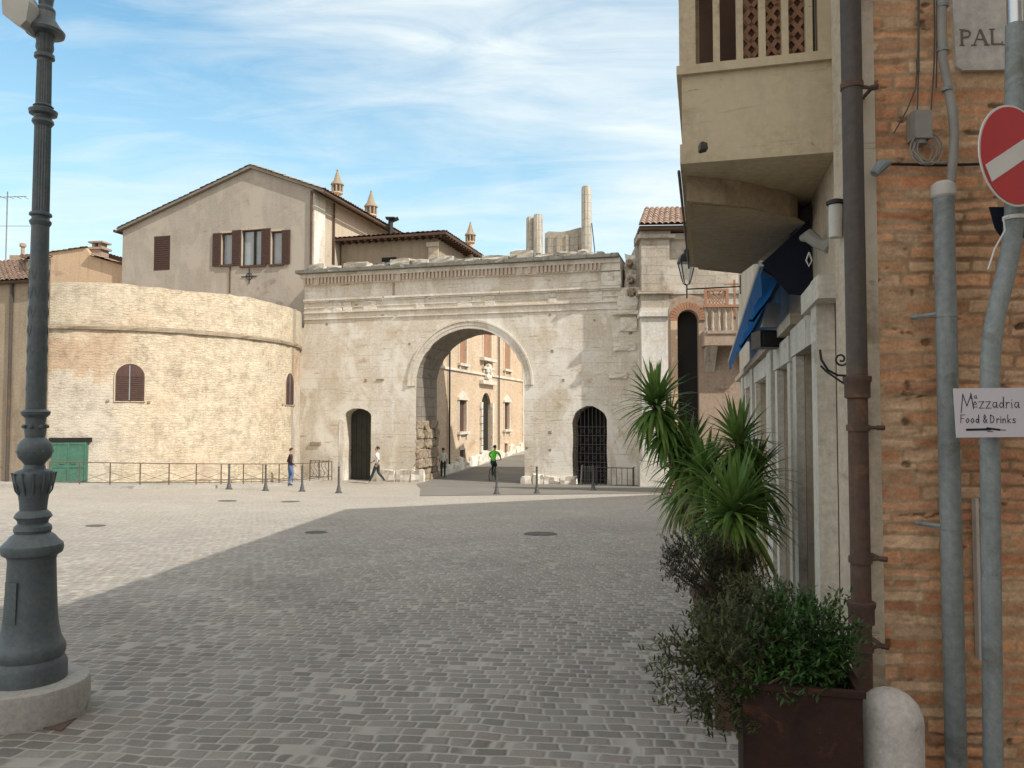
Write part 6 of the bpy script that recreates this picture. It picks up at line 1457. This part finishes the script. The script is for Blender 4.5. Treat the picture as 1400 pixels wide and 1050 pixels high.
# ------------------------------------------------------------------ plants
def leaf(mb, base, dirv, L, w, droop=.4, seg=4, up=Vector((0, 0, 1))):
    d = dirv.normalized(); side = d.cross(up)
    if side.length < .05: side = Vector((1, 0, 0))
    side.normalize(); vs = []; p = Vector(base)
    for i in range(seg + 1):
        s = i / seg; ww = w * (.55 + .45 * math.sin(min(1, s * 2.2) * math.pi / 2)) * (1 - s ** 2.2)
        q = side * ww / 2; fold = d.cross(side) * ww * .18
        vs += [p - q + fold * 0, p - fold * .6, p + q]
        d = (d + Vector((0, 0, -droop * (1 + s) / seg))).normalized(); p = p + d * (L / seg)
    fs = []
    for i in range(seg):
        for j in (0, 1): a = 3 * i + j; fs.append((a, a + 1, a + 4, a + 3))
    mb.add(vs, fs)
def yucca(name_label, heads, basep, pot, rs):
    rnd = random.Random(rs); t = thing('yucca_plant', name_label, 'plant', basep, 'yuccas along the shopfront')
    mb = MB()
    for c, r, n, dry, tilt in heads:
        mid = Vector(basep).lerp(c, .5) + Vector((rnd.uniform(-.06, .06), 0, 0)); mb.tube([basep, mid, c - Vector((0, 0, .03)), c + Vector((0, 0, .04))], [.035, .03, .028, .015], 8)
    mb.build('trunk', 'bark', t)
    for c, r, n, dry, tilt in heads:
        mb = MB(); md = MB()
        for i in range(n):
            s = i / n; az = i * 2.39996 + rnd.uniform(-.2, .2); el = R_(82 - 120 * s ** .8 + rnd.uniform(-9, 9))
            d = Vector((math.cos(az) * math.cos(el), math.sin(az) * math.cos(el), math.sin(el))) + tilt
            L = r * rnd.uniform(.8, 1.12) * (.85 + .2 * s); b = c + Vector((math.cos(az), math.sin(az), 0)) * .02 + Vector((0, 0, .05 - .14 * s))
            leaf(md if (dry and s > .76) else mb, b, d, L, .042 * rnd.uniform(.8, 1.2), .25 + .75 * s, 5)
        if mb.v: mb.build('leaf_rosette', 'yucca', t)
        if md.v: md.build('dry_leaves', 'yucca_dry', t)
T0 = Vector((0, 0, 0))
g5 = lambda x, y: gz(x, y)
b1 = Vector((at(1005, 600, 5.3).x, 5.3, g5(1.5, 5.3) + .45)); b2 = Vector((at(985, 600, 6.3).x, 6.3, g5(1.6, 6.3) + .45))
yucca('tall yucca with its spiky head highest and furthest left against the pale pier',
      [(at(897, 553, 6.2), .40, 130, False, T0), (at(912, 585, 6.25), .34, 80, False, Vector((-.1, 0, -.35))), (at(940, 625, 6.3), .42, 130, True, Vector((-.1, 0, -.2))), (at(935, 672, 6.35), .36, 90, True, Vector((0, 0, -.3)))], b2, None, 3)
yucca('dense yucca with broad rosettes nearest the shop door, arching over the pot',
      [(at(1003, 700, 5.0), .46, 170, True, Vector((0, -.1, -.1))), (at(1010, 605, 5.4), .36, 110, False, T0), (at(965, 650, 5.6), .38, 110, True, T0), (at(1028, 655, 5.4), .38, 120, False, T0), (at(985, 720, 5.3), .34, 80, True, Vector((0, 0, -.3)))], b1, None, 5)

def shrub(label, blobs, base, stemh, leafL, leafW, n, mat, seed, cat='shrub'):
    rnd = random.Random(seed); t = thing('potted_shrub', label, cat, base)
    mb = MB()
    for c, rx, rz in blobs:
        for q in range(5):
            e = c + Vector((rnd.uniform(-rx, rx) * .7, rnd.uniform(-rx, rx) * .6, rnd.uniform(-rz, rz) * .6)); m = Vector(base).lerp(e, .5) + Vector((0, 0, .04)); mb.tube([base, m, e], [.012, .008, .004], 5)
    mb.build('stems', 'bark', t)
    mb = MB(); tot = sum(rx * rx * rz for c, rx, rz in blobs)
    for c, rx, rz in blobs:
        k_ = int(n * rx * rx * rz / tot / 9)
        for i in range(k_):
            u = rnd.uniform(-1, 1); th = rnd.uniform(0, 6.283); rr = rnd.uniform(.25, 1.0) ** .5 * (1 + .18 * math.sin(3 * th + seed) * math.cos(4 * u)) * rnd.uniform(.8, 1.12)
            s_ = math.sqrt(1 - u * u); o = Vector((rx * rr * s_ * math.cos(th), rx * rr * s_ * math.sin(th), rz * rr * u)); p = c + o
            od = (o.normalized() + Vector((rnd.uniform(-.5, .5), rnd.uniform(-.5, .5), rnd.uniform(-.1, .7)))).normalized()
            for q in range(9):
                pp = p + od * (q * leafL * .35); d = (od * .6 + Vector((rnd.uniform(-1, 1), rnd.uniform(-1, 1), rnd.uniform(-.6, 1)))).normalized()
                leaf(mb, pp, d, leafL * rnd.uniform(.7, 1.3), leafW * rnd.uniform(.8, 1.2), .1, 2)
    mb.build('foliage', mat, t)
def planter(px0, w_, l_, Y, top, label, mat='rust'):
    a = at(px0, 1000, Y); fr = Frame((a.x, Y), (1, -.25)); fr.e = Vector((1, -.25, 0)).normalized(); fr.d = Vector((.25, 1, 0)).normalized()
    c = fr.p(w_ / 2, l_ / 2, 0); g = gz(c.x, c.y); t = thing('planter_box', label, 'planter', (c.x, c.y, g)); h = .012; mb = MB()
    mb.box((0, 0, g - .04), (w_, h, top), fr); mb.box((0, l_ - h, g - .04), (w_, l_, top), fr); mb.box((0, h, g - .04), (h, l_ - h, top), fr); mb.box((w_ - h, h, g - .04), (w_, l_ - h, top), fr); mb.build('box', mat, t)
    mb = MB(); mb.box((-.01, -.01, top), (w_ + .01, .018, top + .022), fr); mb.box((-.01, l_ - .018, top), (w_ + .01, l_ + .01, top + .022), fr); mb.box((-.01, .018, top), (.018, l_ - .018, top + .022), fr); mb.box((w_ - .018, .018, top), (w_ + .01, l_ - .018, top + .022), fr); mb.build('rim', mat, t)
    mb = MB(); mb.box((h, h, top - .06), (w_ - h, l_ - h, top - .04), fr); mb.build('soil', 'soil', t)
    return Vector((c.x, c.y, top - .04))
pb = planter(1016, .41, .5, 2.88, at(1080, 945, 2.85).z, 'rust brown steel planter box in front of the brick corner')
shrub('dark green small-leaved shrub filling the right of the rust planter', [(at(1105, 868, 3.08), .17, .13), (at(1082, 908, 2.98), .14, .10), (at(1048, 940, 2.88), .07, .05), (at(1120, 900, 3.0), .10, .10), (at(1075, 850, 3.2), .11, .10)], pb + Vector((.08, 0, 0)), 0, .026, .013, 6800, 'shrub', 4)
shrub('straggly olive shrub spilling over the left side of the rust planter', [(at(965, 920, 3.05), .16, .14), (at(1010, 880, 3.1), .18, .16), (at(1000, 940, 3.0), .15, .12), (at(925, 890, 3.1), .07, .06), (at(1035, 835, 3.3), .14, .12)], pb - Vector((.12, 0, 0)), 0, .030, .012, 5400, 'olive', 9)
pc = planter(978, .36, .5, 4.5, g5(1.3, 4.7) + .52, 'dark square planter behind the rust planter, holding the brownish shrub', 'pot')
shrub('dark brownish shrub hanging over the paving below the yuccas', [(at(955, 765, 4.7), .20, .17), (at(1000, 790, 4.7), .2, .17), (at(930, 775, 4.75), .09, .12), (at(985, 835, 4.6), .14, .12)], pc, 0, .022, .009, 10500, 'brownshrub', 14)
for i, (b_, lab) in enumerate(((b1, 'round terracotta pot under the nearer yucca, hidden among shrubs'), (b2, 'round terracotta pot under the further yucca, hidden among shrubs'))):
    g = gz(b_.x, b_.y); mb = MB(); mb.lathe([(.17, g), (.24, g + .42), (.26, g + .43), (.26, g + .48), (.22, g + .48), (.2, g + .42)], (b_.x, b_.y, 0), 24, cap=False); mb.lathe([(.2, g + .43), (.01, g + .45)], (b_.x, b_.y, 0), 24, cap=False); tag(mb.build('plant_pot', 'pot'), lab, 'pot')

# ------------------------------------------------------------------ people
def person(name_label, loc, rz, pose, height, mats, shoes='shoe', hairlong=False, seat=False):
    """pose: dict with leg swing etc. Built facing +Y, then turned."""
    V = {}; E = []; Rd = {}; reg = {}
    def add(n, p, r, par=None, rg='body'):
        V[n] = Vector(p); Rd[n] = tuple(q * (1.2 if q > .03 else 1.0) for q in r)
        if par: E.append((par, n)); reg[(par, n)] = rg
    lean = pose.get('lean', 0); hip = pose.get('hip', .93)
    def tl(x, y, z): # torso lean about the hip
        zz_ = z - hip; return (x, y + math.sin(lean) * zz_, hip + math.cos(lean) * zz_)
    add('pel', (0, 0, hip), (.155, .11)); add('waist', tl(0, 0, hip + .14), (.13, .095), 'pel', 'top'); add('chest', tl(0, .0, hip + .34), (.155, .11), 'waist', 'top'); add('collar', tl(0, -.01, hip + .48), (.10, .08), 'chest', 'top')
    add('neck', tl(0, .0, hip + .56), (.052, .055), 'collar', 'skin'); hl = pose.get('look', 0)
    add('jaw', tl(0, .03, hip + .64), (.068, .074), 'neck', 'skin'); add('skull', tl(0, .015 + hl * .04, hip + .73), (.088, .10), 'jaw', 'skin'); add('crown', tl(0, .0 + hl * .05, hip + .80), (.05, .06), 'skull', 'skin')
    add('nose', tl(0, .115 + hl * .04, hip + .70), (.012, .012), 'skull', 'skin')
    for sx, k_ in ((-1, 'l'), (1, 'r')):
        hx, (ky, kz), (ay, az), = sx * .09, pose[k_ + 'knee'], pose[k_ + 'ank']
        add(k_ + 'hip', (hx, 0, hip - .06), (.085, .09), 'pel', 'legs'); add(k_ + 'thigh', (hx * 1.05, ky * .5, (hip + kz) / 2), (.078, .08), k_ + 'hip', 'legs'); add(k_ + 'knee', (hx * 1.05, ky, kz), (.056, .06), k_ + 'thigh', 'legs')
        add(k_ + 'calf', (hx, ky + (ay - ky) * .35 - .01, kz + (az - kz) * .35), (.055, .06), k_ + 'knee', 'legs'); add(k_ + 'ank', (hx, ay, az), (.04, .045), k_ + 'calf', 'legs')
        add(k_ + 'heel', (hx, ay - .03, az - .045), (.038, .035), k_ + 'ank', 'shoe'); fz = pose.get(k_ + 'toe', -.055); add(k_ + 'ball', (hx * 1.1, ay + .11, az + fz), (.042, .028), k_ + 'ank', 'shoe'); add(k_ + 'toe', (hx * 1.15, ay + .17, az + fz - .003), (.033, .02), k_ + 'ball', 'shoe')
        sh = tl(sx * .185, 0, hip + .44); add(k_ + 'sh', sh, (.058, .058), 'collar', 'top'); ex_, ey, ez_ = pose[k_ + 'elb']; wx, wy, wz = pose[k_ + 'wri']
        add(k_ + 'elb', (sx * ex_, ey, ez_), (.043, .045), k_ + 'sh', 'top'); add(k_ + 'wri', (sx * wx, wy, wz), (.028, .03), k_ + 'elb', pose.get('sleeve', 'top'))
        d = (V[k_ + 'wri'] - V[k_ + 'elb']).normalized(); pm = V[k_ + 'wri'] + d * .06; add(k_ + 'palm', pm, (.026, .038), k_ + 'wri', 'skin')
        fwd = Vector((0, 1, 0)) if abs(d.y) < .8 else Vector((0, 0, -1)); side = (fwd - d * fwd.dot(d)).normalized(); curl = d.cross(side)
        for q, ln in enumerate((.062, .072, .068, .052)):
            o = side * (.026 - .0175 * q); add(f'{k_}f{q}a', pm + d * .035 + o, (.009, .009), k_ + 'palm', 'skin'); add(f'{k_}f{q}b', pm + d * (.035 + ln * .55) + o + curl * sx * .010, (.0085, .0085), f'{k_}f{q}a', 'skin'); add(f'{k_}f{q}c', pm + d * (.035 + ln * .9) + o + curl * sx * .028, (.0075, .0075), f'{k_}f{q}b', 'skin')
        add(f'{k_}t1', pm + side * .042 - d * .015, (.0105, .0105), k_ + 'palm', 'skin'); add(f'{k_}t2', pm + side * .055 + d * .025 + curl * sx * .012, (.009, .009), f'{k_}t1', 'skin')
    names = list(V); idx = {n: i for i, n in enumerate(names)}
    me = bpy.data.meshes.new('skeleton'); me.from_pydata([V[n] for n in names], [(idx[a], idx[b]) for a, b in E], []); ob = bpy.data.objects.new('skeleton', me); col.objects.link(ob)
    me.skin_vertices.new() if hasattr(me.skin_vertices, 'new') and not me.skin_vertices else None
    md = ob.modifiers.new('s', 'SKIN'); md.branch_smoothing = .6
    sv = me.skin_vertices[0].data
    for n in names: sv[idx[n]].radius = Rd[n]; sv[idx[n]].use_root = (n == 'pel')
    sb = ob.modifiers.new('ss', 'SUBSURF'); sb.levels = 1; sb.render_levels = 1
    dg = bpy.context.evaluated_depsgraph_get(); dg.update(); nm = bpy.data.meshes.new_from_object(ob.evaluated_get(dg)); bpy.data.objects.remove(ob)
    sc = height / 1.80
    order = ['skin', 'top', 'legs', 'shoe']; nm.materials.clear()
    for m_ in (M['skin'], M[mats[0]], M[mats[1]], M[shoes]): nm.materials.append(m_)
    segs = [(V[a], V[b], reg[(a, b)] if reg[(a, b)] != 'body' else 'legs', max(Rd[a])) for a, b in E]
    for p in nm.polygons:
        best = None; c = p.center
        for a, b, r_, _ in segs:
            ab = b - a; tt = max(0, min(1, (c - a).dot(ab) / max(ab.length_squared, 1e-9))); dd = (a + ab * tt - c).length / (.6 + _ * 3)
            if best is None or dd < best[0]: best = (dd, r_)
        p.material_index = order.index(best[1]); p.use_smooth = True
    t = thing('person', name_label, 'person', loc); t.rotation_euler.z = rz; t.scale = (sc,) * 3
    body = bpy.data.objects.new('body', nm); col.objects.link(body); body.parent = t
    hc = Vector(tl(0, -.018 + hl * .042, hip + .735)); mb = MB(); vs = []; 
    for j in range(7):
        a = j / 6 * R_(105)
        for i in range(14):
            th = i / 14 * 2 * math.pi; back = max(0, -math.sin(th)); a2 = a * (.62 + .5 * back)
            vs.append(hc + Vector((.093 * math.sin(a2) * math.cos(th), .108 * math.sin(a2) * math.sin(th), .108 * math.cos(a2))))
    mb.add(vs, [(j * 14 + i, j * 14 + (i + 1) % 14, (j + 1) * 14 + (i + 1) % 14, (j + 1) * 14 + i) for j in range(6) for i in range(14)], smooth=True)
    t['_o'] = (0, 0, 0); mb.build('hair', 'hair', t)
    for sx in (-1, 1):
        mb = MB(); e = Vector(tl(sx * .032, .105 + hl * .04, hip + .725)); mb.lathe([(.002, -.006), (.007, 0), (.002, .006)], e, 6); mb.build('eye', 'black', t)
        mb = MB(); e = Vector(tl(sx * .09, .01, hip + .705)); mb.lathe([(.004, -.025), (.014, 0), (.012, .018), (.004, .028)], e, 6); mb.build('ear', 'skin', t)
    return t
def onground(px, Y): x = at(px, 600, Y).x; return (x, Y, gz(x, Y) + .015)
stand_w = dict(lknee=(.02, .50), lank=(.0, .085), rknee=(.10, .51), rank=(-.08, .10), lelb=(.24, -.06, 1.12), lwri=(.20, .10, .95), relb=(.24, -.04, 1.12), rwri=(.19, .14, .98), look=.6, lean=.06)
person('man in dark jacket and blue jeans walking by the fence near the tower', onground(397, 34.6), R_(-60), stand_w, 1.72, ('jacket', 'jeans'))
stride = dict(lknee=(.16, .52), lank=(.34, .10), rknee=(-.02, .50), rank=(-.36, .13), lelb=(.23, -.18, 1.13), lwri=(.20, -.08, .92), relb=(.23, .10, 1.14), rwri=(.15, .28, 1.0), sleeve='skin', hip=.90)
person('woman in white top and dark trousers striding past the green door', onground(516, 38.0), R_(80), stride, 1.90, ('whitetop', 'darktrouser'), 'whiteshoe')
stand2 = dict(lknee=(.03, .50), lank=(.05, .085), rknee=(.02, .50), rank=(-.04, .085), lelb=(.23, -.03, 1.12), lwri=(.2, .12, .98), relb=(.24, .0, 1.12), rwri=(.21, .05, .88), sleeve='skin')
person('pedestrian in white top and dark shorts beneath the left side of the archway', onground(606, 41.6), R_(10), stand2, 1.62, ('whitetop', 'darktrouser'))
cyc = dict(hip=.98, lean=.5, lknee=(.33, .74), lank=(.20, .40), rknee=(.22, .60), rank=(.06, .20), lelb=(.27, .33, 1.22), lwri=(.24, .52, 1.08), relb=(.27, .33, 1.22), rwri=(.24, .52, 1.08), look=.3)
Yc = 39.6; cl_ = onground(674, Yc); rzc = R_(-14)
person('cyclist in bright green jacket riding away through the archway', (cl_[0], cl_[1], cl_[2]), rzc, cyc, 1.9, ('green', 'darktrouser'))
def bicycle(loc, rz):
    t = thing('bicycle', 'dark bicycle ridden through the archway by the cyclist in green', 'bicycle', (0, 0, 0))
    for y in (-.42, .62):
        c = Vector((0, y, .33)); mb = MB(); mb.tube([c + Vector((0, .32 * math.cos(a), .32 * math.sin(a))) for a in [i * math.pi / 14 for i in range(29)]], .018, 6, False); wl = mb.build('wheel', 'tyre', t)
        mb = MB(); mb.tube([c + Vector((0, .295 * math.cos(a), .295 * math.sin(a))) for a in [i * math.pi / 14 for i in range(29)]], .008, 5, False); mb.build('rim', 'galv', wl)
        mb = MB()
        for q in range(12): a = q * math.pi / 6; mb.tube([c, c + Vector((0, .29 * math.cos(a), .29 * math.sin(a)))], .002, 3)
        mb.tube([c - Vector((.05, 0, 0)), c + Vector((.05, 0, 0))], .018, 8); mb.build('spokes', 'galv', wl)
    bb = Vector((0, .02, .30)); st = Vector((0, -.13, .80)); hd = Vector((0, .44, .82)); rw = Vector((0, -.42, .33)); fw = Vector((0, .62, .33))
    mb = MB(); [mb.tube([a, b], .016, 8) for a, b in ((bb, st), (st, hd), (bb, hd - Vector((0, 0, .12))))]
    for sx in (-.05, .05): mb.tube([bb, rw + Vector((sx, 0, 0))], .009, 6); mb.tube([st - Vector((0, 0, .05)), rw + Vector((sx, 0, 0))], .008, 6); mb.tube([hd - Vector((0, -.02, .1)), fw + Vector((sx, 0, 0))], .011, 6)
    mb.build('frame', 'black', t)
    mb = MB(); mb.tube([hd, hd + Vector((0, -.02, .2))], .014, 8); mb.tube([(-.28, .44, 1.06), (-.1, .46, 1.03), (.1, .46, 1.03), (.28, .44, 1.06)], .012, 8); mb.build('handlebar', 'black', t)
    mb = MB(); mb.tube([st, st + Vector((0, -.02, .08))], .013, 8); mb.tube([(0, .03, .89), (0, -.08, .895), (0, -.2, .90)], [.025, .05, .075], 8); mb.build('saddle', 'black', t)
    mb = MB(); mb.tube([bb - Vector((.09, 0, 0)), bb + Vector((.09, 0, 0))], .015, 8); mb.tube([bb + Vector((.08, 0, 0)), bb + Vector((.09, .05, -.16))], .01, 6); mb.tube([bb - Vector((.08, 0, 0)), bb + Vector((-.09, -.05, .16))], .01, 6); mb.build('crank', 'iron', t)
    t.location = loc; t.rotation_euler.z = rz
bicycle((cl_[0], cl_[1], cl_[2] - .01), rzc)

# ------------------------------------------------------------------ block standing behind the viewer (closes the square, shades the foreground)
t = thing('opposite_building', 'tall plain rendered building across the lane behind the viewpoint', 'building', (13, -8, 0))
fr = Frame((4.2, -1.0), (1, 0))
mb = MB(); mb.box((0, -16, -.5), (20, 0, 13.5), fr); mb.build('wall', 'plaster_cream', t)
mb = MB(); mb.box((-.4, -16.4, 13.5), (20.4, .4, 13.8), fr); mb.build('roof', 'tile', t)
for i in range(6):
    for j in range(3): mb = MB(); mb.box((-.05, -14.5 + i * 2.5, 1.2 + j * 3.8), (-.003, -13.3 + i * 2.5, 3.2 + j * 3.8), fr); mb.build('window', 'shutter', t)

for o in bpy.data.objects:
    if '_o' in o: del o['_o']
scn.cycles.use_denoising = True
